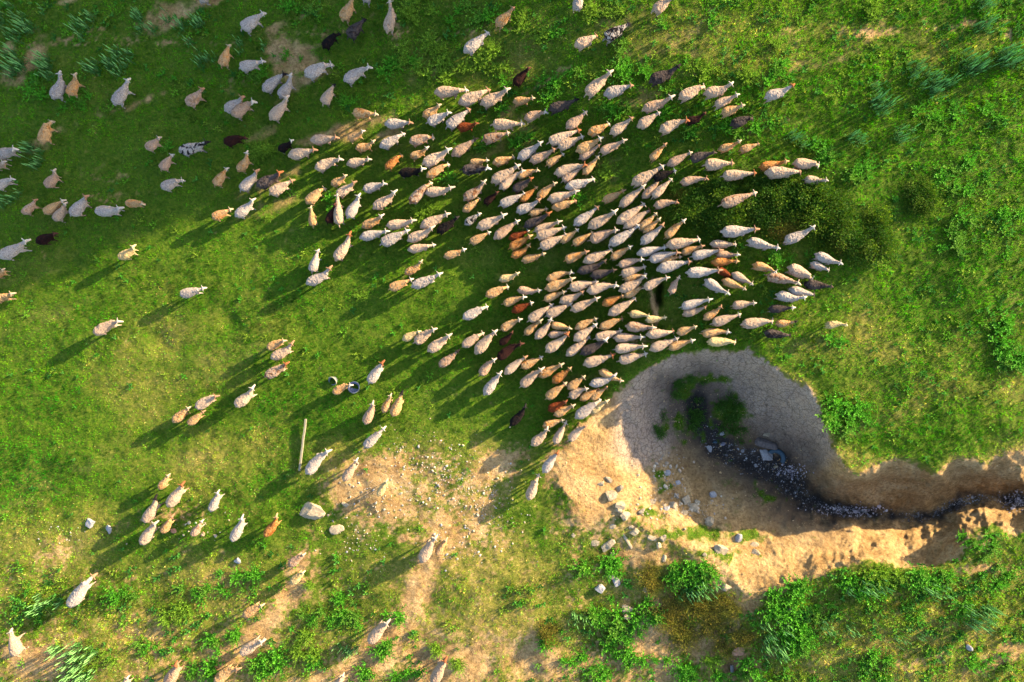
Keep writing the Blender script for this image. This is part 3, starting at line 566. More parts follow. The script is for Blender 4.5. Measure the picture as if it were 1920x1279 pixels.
# a plain phrase only singles out when no other sheep of that coat stands in the zone
same = {}
for s in flock: same.setdefault((s['coat'], s['zone']), []).append(s)
for s in flock:
    lab = None; grp = same[(s['coat'], s['zone'])]
    for x in s['c']:
        plain = x == '%s %s' % (s['coat'], s['zone'])
        if cnt[x] == 1 and len(x.replace('-', ' ').split()) <= 16 and (not plain or len(grp) == 1): lab = x; break
    s['lab'] = lab
for (ck, z), g in same.items():
    byu = sorted(g, key=lambda s: s['u']); n = len(g)
    for i, s in enumerate(byu):
        if s['lab']: continue
        o_ = 'leftmost' if i == 0 else 'rightmost' if i == n - 1 else ORD[i] + '-from-left' if i < n / 2 or n - 1 - i > 15 else ORD[n - 1 - i] + '-from-right'
        s['lab'] = '%s %s %s' % (o_, s['coat'], z)
rank = sorted(range(len(flock)), key=lambda i: -(flock[i]['L'] * (flock[i]['w'] + 6)) * (1 if inimg(flock[i]) else .35) + (0 if flock[i]['k'] not in 'RKM' else -2000))
single = set(rank[:300])
r = random.Random(3)
rest = []
for i, s in enumerate(flock):
    me, x0, x1 = SHEEP_ME[r.choice([0, 0, 1, 2, 3, 3, 4, 5, 6, 7, 7, 8, 9, 10, 11, 11])]
    Lm = x1 - x0; zt = .60
    hg = float(ground_h(s['u'], s['v'])); k = (H - hg - zt) / F
    xa, ya = (s['u0'] - CU) * k, (CV - s['v0']) * k; xb, yb = (s['u1'] - CU) * k, (CV - s['v1']) * k
    sx = math.hypot(xb - xa, yb - ya) / Lm; sx = max(.55, min(1.22, sx)) ; sy = max(.62, min(1.28, s['w'] * k / .505)); sy = .35 * sx + .65 * sy
    sz = max(.62, min(1.02, .45 + .5 * (sx + sy) / 2 )) * r.uniform(.97, 1.03)
    k = (H - hg - zt * sz) / F
    xa, ya = (s['u0'] - CU) * k, (CV - s['v0']) * k; xb, yb = (s['u1'] - CU) * k, (CV - s['v1']) * k
    rz = math.atan2(yb - ya, xb - xa); cx, cy = (xa + xb) / 2, (ya + yb) / 2; off = (x0 + x1) / 2 * sx
    px, py = cx - math.cos(rz) * off, cy - math.sin(rz) * off
    uu, vv = CU + px * F / (H - hg), CV - py * F / (H - hg); pz = float(ground_h(uu, vv))
    j = lambda c, a=.10: tuple(max(.004, x * (1 + a * g_)) for x, g_ in zip(c, [r.uniform(-1, 1)] * 3))
    coat, coat2 = j(COAT[s['k']], .12), j(COAT2[s['k']], .2)
    base = COAT[s['k']]
    face = FACE[s['f']] if s['f'] else {'W': (.32, .28, .255), 'C': (.34, .27, .22), 'P': (.31, .24, .19), 'T': (.32, .24, .16), 'O': (.34, .20, .10), 'L': (.46, .36, .2), 'S': (.36, .27, .2), 'G': (.05, .035, .03), 'R': (.12, .04, .02), 'B': (.05, .02, .015), 'K': (.015, .013, .014), 'M': (.02, .018, .02)}[s['k']]
    if not s['f'] and s['k'] in 'WCPT':
        q = r.random(); face = (.22, .12, .075) if q < .16 else (.36, .31, .265) if q < .45 else face
    leg = tuple(.40 * a_ + .40 * b_ for a_, b_ in zip(face, coat))
    mot = MOT[s['k']]; mo = (mot[0] + r.uniform(-.04, .05), mot[1] + r.uniform(-.05, .05), 0)
    s.update(me=me, M=Matrix.Translation((px, py, pz - .01)) @ Matrix.Rotation(rz, 4, 'Z') @ Matrix.Diagonal((sx, sy, sz, 1)), cols=dict(coat=coat, coat2=coat2, face=face, leg=leg, mottle=mo))
    if i in single:
        o = bpy.data.objects.new('sheep', me); C.objects.link(o); o.location = (px, py, pz - .01); o.rotation_euler = (0, 0, rz); o.scale = (sx, sy, sz)
        for k_, c_ in s['cols'].items(): o[k_] = [float(x) for x in c_]
        o['label'] = s['lab']; o['category'] = 'sheep'; o['group'] = 'grazing flock of sheep'
    else: rest.append(s)
# the sheep that show smallest, past three hundred: one object
cos, fcs, cols, off = [], [], {k: [] for k in ('parts', 'coat', 'coat2', 'face', 'leg', 'mottle')}, 0
for s in rest:
    me = s['me']; n = len(me.vertices); co = np.zeros(n * 3, np.float32); me.vertices.foreach_get('co', co); co = co.reshape(-1, 3)
    Mx = np.array(s['M']); cos.append(co @ Mx[:3, :3].T + Mx[:3, 3])
    fi = np.zeros(len(me.loops), np.int32); me.loops.foreach_get('vertex_index', fi)
    fcs.append(fi.reshape(-1, 4) + off); off += n
    pc = np.zeros(n * 4, np.float32); me.color_attributes['parts'].data.foreach_get('color', pc); cols['parts'].append(pc.reshape(-1, 4))
    for k_ in ('coat', 'coat2', 'face', 'leg', 'mottle'): cols[k_].append(np.tile(np.array([*s['cols'][k_], 1.0], np.float32), (n, 1)))
me = mesh_np('small_sheep', np.concatenate(cos), np.concatenate(fcs), [M_fleece_m], {k: np.concatenate(v_) for k, v_ in cols.items()}, True)
link('flock_of_small_sheep', me, kind='stuff', label='the smallest young sheep scattered through the flock', category='sheep')

# ------------------------------------------------------------------ weeds and shrubs
def leafquads(bases, dirs, ups, lens, wids, cols, fold=.3):
    """leaf = two triangles folded along the midrib"""
    b = np.array(bases); d = np.array(dirs); d /= np.linalg.norm(d, axis=1)[:, None]; u = np.array(ups)
    s_ = np.cross(d, u); s_ /= (np.linalg.norm(s_, axis=1)[:, None] + 1e-9); nn = np.cross(s_, d)
    l_ = np.array(lens)[:, None]; w = np.array(wids)[:, None]
    P = [b, b + d * l_ * .45 + s_ * w + nn * w * fold, b + d * l_ - nn * l_ * .12, b + d * l_ * .45 - s_ * w + nn * w * fold]
    co = np.stack(P, 1).reshape(-1, 3); n = len(b); i = np.arange(n)[:, None] * 4
    f = np.concatenate([i + np.array([[0, 1, 2]]), i + np.array([[0, 2, 3]])], 0)
    c = np.repeat(np.array(cols), 4, 0); return co, f, c
class Acc:
    def __init__(s): s.co, s.f, s.c, s.n = [], [], [], 0
    def add(s, co, f, c): s.co.append(co); s.f.append(f + s.n); s.c.append(c); s.n += len(co)
    def stalk(s, a, b, r0, r1, col, seg=4):
        a, b = np.array(a, float), np.array(b, float); d = b - a; d /= np.linalg.norm(d); x = np.cross(d, [.3, .9, .1]); x /= np.linalg.norm(x); y = np.cross(d, x)
        t = np.arange(seg) * 2 * math.pi / seg; ring = lambda p, rr: p + rr * (np.cos(t)[:, None] * x + np.sin(t)[:, None] * y)
        co = np.concatenate([ring(a, r0), ring(b, r1)]); i = np.arange(seg); k = (i + 1) % seg
        s.add(co, np.concatenate([np.stack([i, k, k + seg], -1), np.stack([i, k + seg, i + seg], -1)]), np.tile(col, (2 * seg, 1)))
    def mesh(s, name, mat): return mesh_np(name, np.concatenate(s.co), np.concatenate(s.f), [mat], np.concatenate(s.c))
def leafy(seed, R=.30, h_=.30, nst=13, nl=12, col=(.065, .235, .014), leaf=.075, lw=.30):
    r = np.random.default_rng(seed); A = Acc(); B_, D, Up, Ln, W, Cc = [], [], [], [], [], []
    for k in range(nst):
        a = 2 * math.pi * (k + r.uniform(-.3, .3)) / nst; el = r.uniform(.35, 1.35); ln = h_ / max(.5, math.sin(el)) * r.uniform(.6, 1.1); ln = min(ln, R * 1.5)
        d = np.array([math.cos(a) * math.cos(el), math.sin(a) * math.cos(el), math.sin(el)]); o = np.array([r.normal(0, .04), r.normal(0, .04), 0])
        A.stalk(o, o + d * ln, .006, .003, np.array(col) * .7)
        for j in range(nl):
            t = (j + .8) / nl; aa = a + j * 2.4; p = o + d * ln * t; q = np.array([math.cos(aa), math.sin(aa), .35]) + d * .8
            B_.append(p); D.append(q); Up.append([0, 0, 1]); L_ = leaf * r.uniform(.6, 1.3) * (1.15 - .4 * t); Ln.append(L_); W.append(L_ * lw); Cc.append(np.array(col) * r.uniform(.6, 1.5) * (1, 1, 1))
    A.add(*leafquads(B_, D, Up, Ln, W, Cc)); return A
def spiky(seed, nst=9, hh=.68):
    r = np.random.default_rng(seed); A = leafy(seed + 50, .22, .2, 7, 7, (.05, .16, .03), .08, .22)
    for k in range(nst):
        a = r.uniform(0, 6.28); rad = r.uniform(.02, .24); z = hh * r.uniform(.65, 1.15); ln = r.normal(0, .10, 2)
        o = np.array([math.cos(a) * rad, math.sin(a) * rad, 0]); top = o + np.array([ln[0] * z, ln[1] * z, z]); m = o + (top - o) * .5
        A.stalk(o, m, .006, .006, np.array([.08, .15, .05])); g = np.array([.15, .33, .11]) * r.uniform(.7, 1.25)
        A.stalk(m, o + (top - o) * .75, .007, .017, g, 5); A.stalk(o + (top - o) * .75, top, .017, .005, g * 1.1, 5)
        B_ = [o + (top - o) * t for t in (.15, .25, .35, .45)]; D = [np.array([math.cos(q), math.sin(q), .8]) for q in r.uniform(0, 6.28, 4)]
        A.add(*leafquads(B_, D, [[0, 0, 1]] * 4, [.09] * 4, [.014] * 4, [np.array([.06, .15, .04])] * 4))
    return A
def shrub(seed, R=.6, h_=.5, n=1500, col=(.026, .075, .006), tip=(.10, .15, .01), leaf=.05):
    r = np.random.default_rng(seed); A = Acc()
    K = 26; cl = r.normal(0, 1, (K, 3)); cl /= np.linalg.norm(cl, axis=1)[:, None]; cl[:, 2] = np.abs(cl[:, 2]); cl *= r.uniform(.5, 1, (K, 1)) * np.array([R, R, h_])
    for c in cl: A.stalk((0, 0, 0), c, .012, .004, np.array([.07, .05, .025]))
    ci = r.integers(0, K, n); p = cl[ci] + r.normal(0, 1, (n, 3)) * np.array([.11, .11, .07]) * R / .6; p[:, 2] = np.abs(p[:, 2])
    d = p - np.array([0, 0, -.2]); d = d / np.linalg.norm(d, axis=1)[:, None] + r.normal(0, .5, (n, 3)); ln = leaf * r.uniform(.6, 1.4, n)
    tone = r.uniform(.6, 1.4, (K, 1))[ci]; tt = (r.uniform(0, 1, (K, 1))[ci] > .6) * r.uniform(.3, 1, (n, 1))
    c = (np.array(col) * (1 - tt) + np.array(tip) * tt) * tone * r.uniform(.7, 1.3, (n, 1))
    A.add(*leafquads(p, d, np.tile([0, 0, 1.], (n, 1)) + r.normal(0, .4, (n, 3)), ln, ln * .28, c)); return A
KINDS = {
 'leafy': ('leafy_weed', [leafy(i).mesh('leafy_weed', M_leaf) for i in range(4)] + [leafy(14, .24, .34, 16, 12, (.085, .20, .02)).mesh('leafy_weed', M_leaf)], 'weed'),
 'lime': ('leafy_weed', [leafy(20 + i, .3, .36, 18, 14, (.13, .24, .02), .07, .2).mesh('leafy_weed', M_leaf) for i in range(2)], 'weed'),
 'spiky': ('spiked_weed', [spiky(30 + i, 5 + i).mesh('spiked_weed', M_leaf) for i in range(4)], 'weed'),
 'tuft': ('grass_tuft', [leafy(40 + i, .2, .22, 26, 3, (.06, .14, .02), .12, .08).mesh('grass_tuft', M_leaf) for i in range(3)], 'grass tuft'),
 'shrub': ('shrub', [shrub(50 + i).mesh('shrub', M_leaf) for i in range(4)], 'shrub'),
 'bush': ('leafy_bush', [shrub(60 + i, .55, .5, 1500, (.035, .13, .016), (.08, .2, .02), .065).mesh('leafy_bush', M_leaf) for i in range(3)], 'bush'),
 'rust': ('dry_weed', [shrub(70 + i, .42, .32, 900, (.13, .13, .018), (.28, .19, .03), .03).mesh('dry_weed', M_leaf) for i in range(3)], 'weed')}
KINDS['dark'] = ('shrub', [shrub(80 + i, .6, .42, 1300, (.02, .05, .012), (.04, .09, .02), .05).mesh('shrub', M_leaf) for i in range(2)], 'shrub')
# patches: centre and half size in photograph pixels, how many, kind, scale, label
PATCH = [
 (45,35,60,35,13,'spiky',1.0,'tall weed with pale upright spikes in the patch at the top left corner'),
 (60,118,65,32,16,'spiky',1.05,'tall weed with pale spikes in the dense stand below the top left corner'),
 (170,55,40,20,5,'spiky',.9,'spiked weed in the sparse patch right of the top left corner'),
 (285,42,40,22,7,'spiky',.95,'spiked weed in the patch along the top, left of the first white sheep'),
 (365,55,30,28,5,'spiky',.9,'spiked weed in the small patch just left of the topmost white sheep'),
 (210,122,45,25,11,'spiky',1.0,'spiked weed in the patch above the lone white sheep at upper left'),
 (390,110,25,14,4,'spiky',.8,'spiked weed left of the orange-brown sheep near the top'),
 (140,190,30,30,6,'leafy',.8,'low leafy weed below the white and tan pair at upper left'),
 (60,295,30,18,7,'spiky',.9,'spiked weed beside the sheep at the left edge, upper part'),
 (20,380,26,18,5,'spiky',.9,'spiked weed at the left edge above the row of five sheep'),
 (60,165,60,20,7,'leafy',.9,'leafy weed under the tall stand at the left edge'),
 (560,20,30,20,4,'leafy',1,'leafy weed by the top edge left of the pair of dark sheep'),
 (470,95,40,20,4,'spiky',.7,'thin weed between the two white sheep below the top'),
 (545,105,20,14,3,'leafy',.8,'leafy weed below the black sheep near the top'),
 (480,140,30,12,4,'leafy',.9,'leafy weed below the row of white sheep at upper left'),
 (635,190,30,10,5,'leafy',.75,'low weed beside the dark-faced sheep at upper left'),
 (785,20,28,25,8,'lime',1.0,'bright leafy weed at the top beside the upright white sheep'),
 (795,105,45,38,15,'lime',1.0,'bright leafy weed in the big patch right of the upright white sheep'),
 (745,120,35,26,7,'leafy',.9,'green weed left of the bright patch near the top'),
 (880,30,40,22,7,'leafy',1.05,'leafy weed by the orange-tan sheep near the top edge'),
 (845,125,30,30,9,'lime',.9,'bright weed below the white sheep near the top middle'),
 (920,110,45,22,15,'lime',.95,'bright weed in the patch between the white sheep and the dark brown one'),
 (985,45,10,20,3,'lime',.9,'bright weed right of the orange-tan sheep at the top'),
 (1018,75,16,16,5,'lime',1.0,'bright spindly weed in the middle of the top grass'),
 (1045,65,14,10,3,'leafy',.9,'small weed left of the white sheep that follows the black-and-white one'),
 (1125,26,26,12,5,'lime',.9,'bright weed above the black-and-white sheep'),
 (1155,20,14,12,3,'lime',1.0,'tall bright weed above the black head of the patched sheep'),
 (945,150,14,10,3,'leafy',.8,'weed right of the dark brown sheep near the top'),
 (1030,165,22,22,8,'leafy',1.0,'leafy weed above the upper middle of the flock'),
 (1080,140,16,10,3,'leafy',.9,'weed left of the cream sheep by the top grass'),
 (1165,150,20,20,6,'leafy',1,'leafy weed round the cream sheep near the top'),
 (1165,105,20,26,5,'leafy',.9,'weed right below the patched black-and-white sheep'),
 (1160,205,30,18,6,'leafy',.9,'weed in the gap above the upper right of the flock'),
 (935,200,16,10,3,'leafy',.8,'low weed under the yellowish goat-like sheep'),
 (1210,130,14,16,3,'leafy',.9,'weed left of the dark grey sheep at the top'),
 (1240,42,12,10,2,'leafy',1,'weed below the cream sheep at the top edge'),
 (1315,125,14,22,4,'lime',.9,'spindly weed right of the dark grey sheep'),
 (1355,90,10,14,2,'spiky',.7,'pale weed on the bare streak near the top'),
 (1338,42,16,10,3,'leafy',1.0,'dark green weed in the dry top grass'),
 (1405,135,14,14,4,'lime',1,'bright weed left of the shaded hollow near the top right'),
 (1450,80,16,12,3,'lime',1.0,'bright weed below the bare streak near the top'),
 (1472,132,18,16,5,'leafy',1.05,'leafy weed above the lone white sheep at right'),
 (1448,148,16,10,3,'leafy',.9,'weed just left above the lone white sheep'),
 (1630,22,16,22,6,'lime',1.0,'bright upright weed at the top right by the dark hollow'),
 (1835,8,16,8,4,'spiky',.9,'spiked weed at the top edge near the right corner'),
 (1845,48,30,14,6,'spiky',.9,'spiked weed on the pale streak near the top right corner'),
 (1655,195,16,20,10,'spiky',1.0,'pale spiked weed in the left stand of the shaded right field'),
 (1650,165,16,8,3,'spiky',.9,'spiked weed just above the left stand of the shaded right field'),
 (1720,135,26,14,6,'spiky',.9,'spiked weed in the upper middle of the shaded right field'),
 (1768,145,22,16,8,'spiky',.95,'spiked weed in the tight clump of the shaded right field'),
 (1830,118,34,16,9,'spiky',1.0,'spiked weed in the row left of the right edge, upper field'),
 (1897,108,26,16,12,'spiky',1.1,'pale spiked weed in the dense stand at the right edge'),
 (1735,172,22,12,5,'spiky',.8,'spiked weed just below the tight clump in the right field'),
 (1690,250,16,18,6,'spiky',.9,'spiked weed in the lower stand of the right field'),
 (1612,255,24,10,6,'spiky',.8,'spiked weed between the flock and the lower stand'),
 (1535,285,26,20,10,'leafy',1.0,'leafy weed right of the flock, above its right end'),
 (1490,265,18,14,5,'spiky',.8,'weed just above the two cream sheep at the right end'),
 (1450,235,12,10,2,'leafy',.9,'weed right of the dark grey sheep in the upper right'),
 (1395,240,30,12,7,'leafy',.95,'weed above the tan pair in the upper right of the flock'),
 (1365,225,18,12,3,'leafy',.9,'weed beside the brown mottled sheep'),
 (1240,215,16,16,4,'leafy',1,'weed left of the dark brown sheep, upper right'),
 (1295,235,18,14,5,'leafy',.9,'weed under the dark brown sheep, upper right'),
 (1760,215,50,30,10,'leafy',.9,'leafy weed between the spiked stands in the right field'),
 (1870,215,40,20,6,'leafy',.9,'leafy weed near the right edge, upper field'),
 (1620,330,30,20,8,'leafy',1,'leafy weed right of the dark shrubs'),
 (1135,318,16,15,6,'lime',1.0,'bright lime green weed in the gap amid the flock'),
 (1100,290,10,8,1,'leafy',.8,'lone low weed left of the lime green clump'),
 (1260,356,10,10,3,'lime',.9,'bright weed just above the dark shrubs, left end'),
 (1280,358,12,10,3,'rust',.7,'yellowish weed beside the bright one above the shrubs'),
 (985,262,30,14,6,'leafy',.8,'small weed in the upper gap of the flock'),
 (905,283,16,14,4,'leafy',.9,'weed under the grey sheep in the upper flock'),
 (495,285,26,12,8,'lime',.8,'bright weed between the black and the brown sheep'),
 (1075,365,22,14,5,'leafy',.9,'weed in the green gap of the crowded middle'),
 (800,390,26,18,10,'lime',.9,'bright weed below the pair of sheep left of the crowd'),
 (835,330,12,16,4,'leafy',.9,'weed right of the tan sheep in the upper left crowd'),
 (620,385,20,14,3,'leafy',.9,'weed near the upright group at left'),
 (665,362,14,12,4,'lime',.6,'yellow-green weed between the upright sheep'),
 (305,275,12,8,2,'leafy',1.0,'bright weed beside the tan sheep at upper left'),
 (500,410,30,14,5,'lime',.6,'yellow-green low weed on the sunlit streak at left'),
 (680,555,18,10,3,'lime',.7,'bright low weed on the open grass left of the flock'),
 (1305,385,55,32,9,'shrub',.95,'dark olive shrub at the left of the shrubbery by the flock'),
 (1390,345,55,18,6,'shrub',.85,'olive shrub along the upper edge of the shrubbery'),
 (1400,400,75,30,13,'shrub',1.05,'dark olive shrub in the middle of the shrubbery'),
 (1480,370,55,30,11,'shrub',1.1,'yellow-tipped shrub right of the middle of the shrubbery'),
 (1470,430,40,22,6,'rust',1.1,'yellowish shrub at the lower edge of the shrubbery'),
 (1555,395,45,40,11,'shrub',1.1,'olive shrub at the right part of the shrubbery'),
 (1612,442,50,42,13,'shrub',1.1,'dark green shrub at the lower right end of the shrubbery'),
 (1570,455,20,14,3,'rust',.9,'yellow weed left of the dark green shrubs'),
 (1725,370,34,26,6,'shrub',.8,'lone olive shrub out in the right field'),
 (1800,330,60,40,12,'leafy',1,'leafy weed in the right field below the spiked stands'),
 (1780,430,60,40,10,'leafy',1,'leafy weed in the middle of the right field'),
 (1895,420,26,60,8,'leafy',1,'leafy weed along the right edge, middle'),
 (1900,645,30,50,16,'leafy',1.2,'dark green weed at the right edge above the pale patch'),
 (1590,770,46,42,16,'leafy',1.15,'dark leafy weed by the rim of the gully'),
 (1560,640,30,14,4,'leafy',.9,'weed below the golden sheep at far right'),
 (1455,487,30,12,6,'leafy',.9,'weed in the gap at the right end of the flock'),
 (1295,716,34,10,8,'tuft',.9,'grass tuft on the upper ledge of the clay hollow'),
 (1275,733,12,14,4,'tuft',1,'grass tuft on the left ledge of the clay hollow'),
 (1302,775,22,30,8,'tuft',1.1,'dark tuft in the left of the clay hollow'),
 (1372,775,28,36,11,'tuft',1.25,'green plant of the clump growing on the hollow floor'),
 (1385,815,14,16,3,'tuft',.9,'small tuft beside the dark stones of the gully'),
 (1245,800,18,24,6,'tuft',.9,'dark low weed on the left side of the hollow'),
 (1845,1015,40,26,12,'leafy',.85,'low green plant on the mound at the right edge'),
 (1655,1078,34,12,9,'lime',1.15,'bright leafy weed on the bank below the gully'),
 (1600,1100,50,12,9,'leafy',1.25,'leafy weed in the row below the clay bank'),
 (1700,1085,40,14,7,'leafy',1.1,'leafy weed right of the bright bank bush'),
 (1650,1102,60,10,9,'spiky',1.0,'spiked weed below the bright bank bushes'),
 (1765,1085,30,16,7,'leafy',1.15,'leafy weed on the lower right bank'),
 (1755,1105,26,10,6,'spiky',1,'spiked weed on the lower right bank'),
 (1860,1075,44,30,9,'leafy',1.0,'leafy weed near the lower right edge'),
 (1830,1152,30,22,10,'spiky',1.0,'spiked weed in the stand at lower right'),
 (1800,1142,20,20,9,'leafy',1.0,'dark green weed at the left of the lower right stand'),
 (1690,1140,60,24,8,'leafy',.8,'leafy weed on the lower right grass'),
 (1565,1180,50,30,8,'spiky',.75,'thin spiked weed left of centre on the lower right grass'),
 (1700,1190,40,20,5,'spiky',.7,'thin spiked weed in the middle of the lower right grass'),
 (1640,1240,30,18,6,'leafy',1.1,'leafy weed in the clump by the bottom edge at right'),
 (1520,1208,20,14,4,'leafy',1,'leafy weed right of the tall bottom weeds'),
 (1640,1270,30,8,5,'leafy',1.1,'leafy weed cut by the bottom edge at right'),
 (1860,1245,40,20,6,'leafy',.9,'leafy weed near the bottom right corner'),
 (1510,1105,30,14,6,'leafy',1.15,'leafy weed right of the shaded clay notch'),
 (1465,1130,26,26,12,'leafy',1.1,'green leafy weed left of the shaded clay notch'),
 (1475,1195,30,50,22,'leafy',1.25,'tall leafy weed in the dense column at the lower middle right'),
 (1455,1190,26,50,12,'spiky',1.0,'spiked weed in the dense column at the lower middle right'),
 (1560,1150,60,20,6,'leafy',.85,'leafy weed on the slope below the bank row'),
 (1290,1078,42,24,20,'leafy',1.15,'dense green weed below the boulders at lower middle'),
 (1335,1070,20,16,5,'leafy',1.1,'green weed right of the dense one at lower middle'),
 (1310,1110,30,20,10,'spiky',1.0,'spiked weed at the foot of the dense green bush'),
 (1225,1085,34,22,8,'rust',.9,'golden-brown weed left of the dense green bush'),
 (1270,1135,44,18,8,'rust',1.0,'golden-brown weed below the dense green bush'),
 (1345,1145,36,26,10,'rust',1.0,'rusty weed right of the golden ones at lower middle'),
 (1305,1185,36,22,9,'rust',1.1,'golden weed in the middle of the lower thicket'),
 (1380,1200,34,26,8,'rust',1.0,'rusty weed in the lower right of the thicket'),
 (1260,1170,24,18,4,'rust',.9,'rusty weed on the brown earth of the thicket'),
 (1205,1160,34,30,12,'leafy',1.1,'leafy weed left of the golden weeds'),
 (1140,1155,36,32,14,'leafy',1.15,'leafy weed in the dark green patch at the lower middle'),
 (1130,1065,44,26,12,'leafy',1.1,'leafy weed around the pale slabs at the lower middle'),
 (1160,1200,30,28,9,'leafy',1.1,'leafy weed right of the earth track at the bottom'),
 (1190,1235,20,22,6,'leafy',1.0,'leafy weed above the orange earth at the bottom'),
 (1085,1165,26,22,6,'spiky',.8,'spiked weed left of the dark green patch'),
 (1075,1235,30,16,7,'leafy',1,'leafy weed on the yellow ground at bottom middle'),
 (1120,1262,24,10,6,'leafy',1.1,'leafy weed cut by the bottom edge, middle'),
 (1025,1195,16,22,5,'rust',.8,'dry golden weed right of centre at the bottom'),
 (1018,1200,16,16,4,'leafy',.9,'green weed beside the dry golden one at the bottom'),
 (1290,1265,34,14,8,'leafy',1.25,'large leafy weed at the bottom edge under the thicket'),
 (1338,1240,16,14,4,'lime',1.1,'bright palm-like weed at the bottom of the thicket'),
 (1403,1245,18,18,5,'leafy',1.15,'leafy weed right of the burrow at the bottom'),
 (1240,1238,14,10,3,'leafy',.8,'small weed on the orange earth at the bottom'),
 (1385,1270,40,8,6,'leafy',1,'leafy weed at the bottom edge right of the thicket'),
 (330,1150,34,26,8,'lime',1.0,'bright leafy weed at lower left'),
 (225,1118,34,12,7,'leafy',1.0,'leafy weed right of the lone white sheep at lower left'),
 (140,1225,44,20,10,'spiky',1.05,'spiked weed in the lower left stand, upper part'),
 (155,1262,44,14,11,'spiky',1.1,'spiked weed in the lower left stand, by the bottom edge'),
 (185,1240,34,26,8,'lime',.8,'bright weed mixed into the lower left stand'),
 (80,1120,40,24,6,'spiky',.8,'spiked weed left of the lone white sheep at lower left'),
 (365,1105,30,16,6,'leafy',.9,'leafy weed right of the earth track at lower left'),
 (270,1215,24,12,4,'leafy',.9,'low weed left of the bottom earth track'),
 (390,1260,40,16,9,'leafy',1.1,'leafy weed by the bottom edge left of the track'),
 (395,1215,20,18,5,'leafy',1,'leafy weed beside the cream sheep at the bottom left'),
 (440,1090,50,26,12,'leafy',.9,'leafy weed above the tan sheep at lower left'),
 (430,1190,26,14,6,'leafy',.9,'weed below the tan sheep at lower left'),
 (560,1200,30,14,8,'lime',.9,'bright weed in the lower middle left, first clump'),
 (500,1245,34,22,14,'leafy',1.15,'leafy weed in the big clump by the bottom left track'),
 (570,1225,26,12,8,'lime',1.05,'bright leafy weed left of the bottom earth track'),
 (595,1240,16,12,4,'leafy',1,'leafy weed touching the bottom earth track'),
 (600,1155,34,18,8,'leafy',.9,'leafy weed in the middle of the lower left'),
 (655,1160,30,16,9,'leafy',1.05,'leafy weed left of the cream sheep on the track'),
 (645,1215,26,14,6,'spiky',.7,'spiked weed below the earth shadow at lower left'),
 (715,1215,20,20,8,'leafy',1.05,'leafy weed right of the cream sheep on the track'),
 (640,1125,26,12,5,'leafy',.85,'leafy weed under the gravelly ground'),
 (575,1095,14,10,3,'lime',.9,'bright weed below the sunlit golden sheep'),
 (740,1160,20,12,4,'leafy',.9,'leafy weed right of the earth track'),
 (825,1215,16,12,4,'lime',1.0,'bright weed above the brown-faced sheep at the bottom'),
 (855,1245,16,12,4,'lime',.9,'bright weed right of the brown-faced sheep at the bottom'),
 (750,1265,40,10,6,'leafy',.9,'leafy weed by the bottom edge on the earth track'),
 (690,1270,26,8,4,'leafy',.9,'leafy weed by the bottom edge left of the brown-faced sheep'),
]
pr = random.Random(11)
SHARE = {'leafy': .42, 'lime': .45, 'spiky': .72}            # of these kinds there are more than three hundred: the smaller plants become one stand
many = {}
def mesh_arrays(me):
    n = len(me.vertices); co = np.zeros(n * 3, np.float32); me.vertices.foreach_get('co', co); f = np.zeros(len(me.loops), np.int32); me.loops.foreach_get('vertex_index', f)
    c = np.zeros(n * 4, np.float32); me.color_attributes['Col'].data.foreach_get('color', c); return co.reshape(-1, 3), f.reshape(-1, 3), c.reshape(-1, 4)
ARR = {}
def add_many(key, me, loc, rz, sc):
    if me.name not in ARR: ARR[me.name] = mesh_arrays(me)
    co, f, c = ARR[me.name]; a, b = math.cos(rz), math.sin(rz); q = np.stack([co[:, 0] * a - co[:, 1] * b, co[:, 0] * b + co[:, 1] * a, co[:, 2]], -1) * sc + np.array(loc)
    L_ = many.setdefault(key, [[], [], [], 0]); L_[0].append(q); L_[1].append(f + L_[3]); L_[2].append(c); L_[3] += len(q)
for (pu, pv, ru, rv, n, kind, sc, lab) in PATCH:
    nm, mes, cat = KINDS[kind]; own = max(1, round(n * SHARE.get(kind, 1)))
    for k in range(n):
        for tr in range(20):
            a, q = pr.uniform(0, 6.283), math.sqrt(pr.random()); u, v = pu + ru * q * math.cos(a), pv + rv * q * math.sin(a)
            if all(math.hypot(u - s['u'], v - s['v']) > 24 for s in flock): break
        x, y, z = place(u, v, .1); rz = pr.uniform(0, 6.28); w = sc * pr.uniform(.85, 1.25) * (1 if k < own else .7)
        if k >= own: add_many(nm, pr.choice(mes), (x, y, z - .02), rz, w); continue
        o = bpy.data.objects.new(nm, pr.choice(mes)); C.objects.link(o); o.location = (x, y, z - .02); o.rotation_euler = (0, 0, rz); o.scale = (w, w, w * pr.uniform(.85, 1.1))
        o['label'] = lab; o['category'] = cat
        if own > 1: o['group'] = cat + 's of one patch: ' + lab
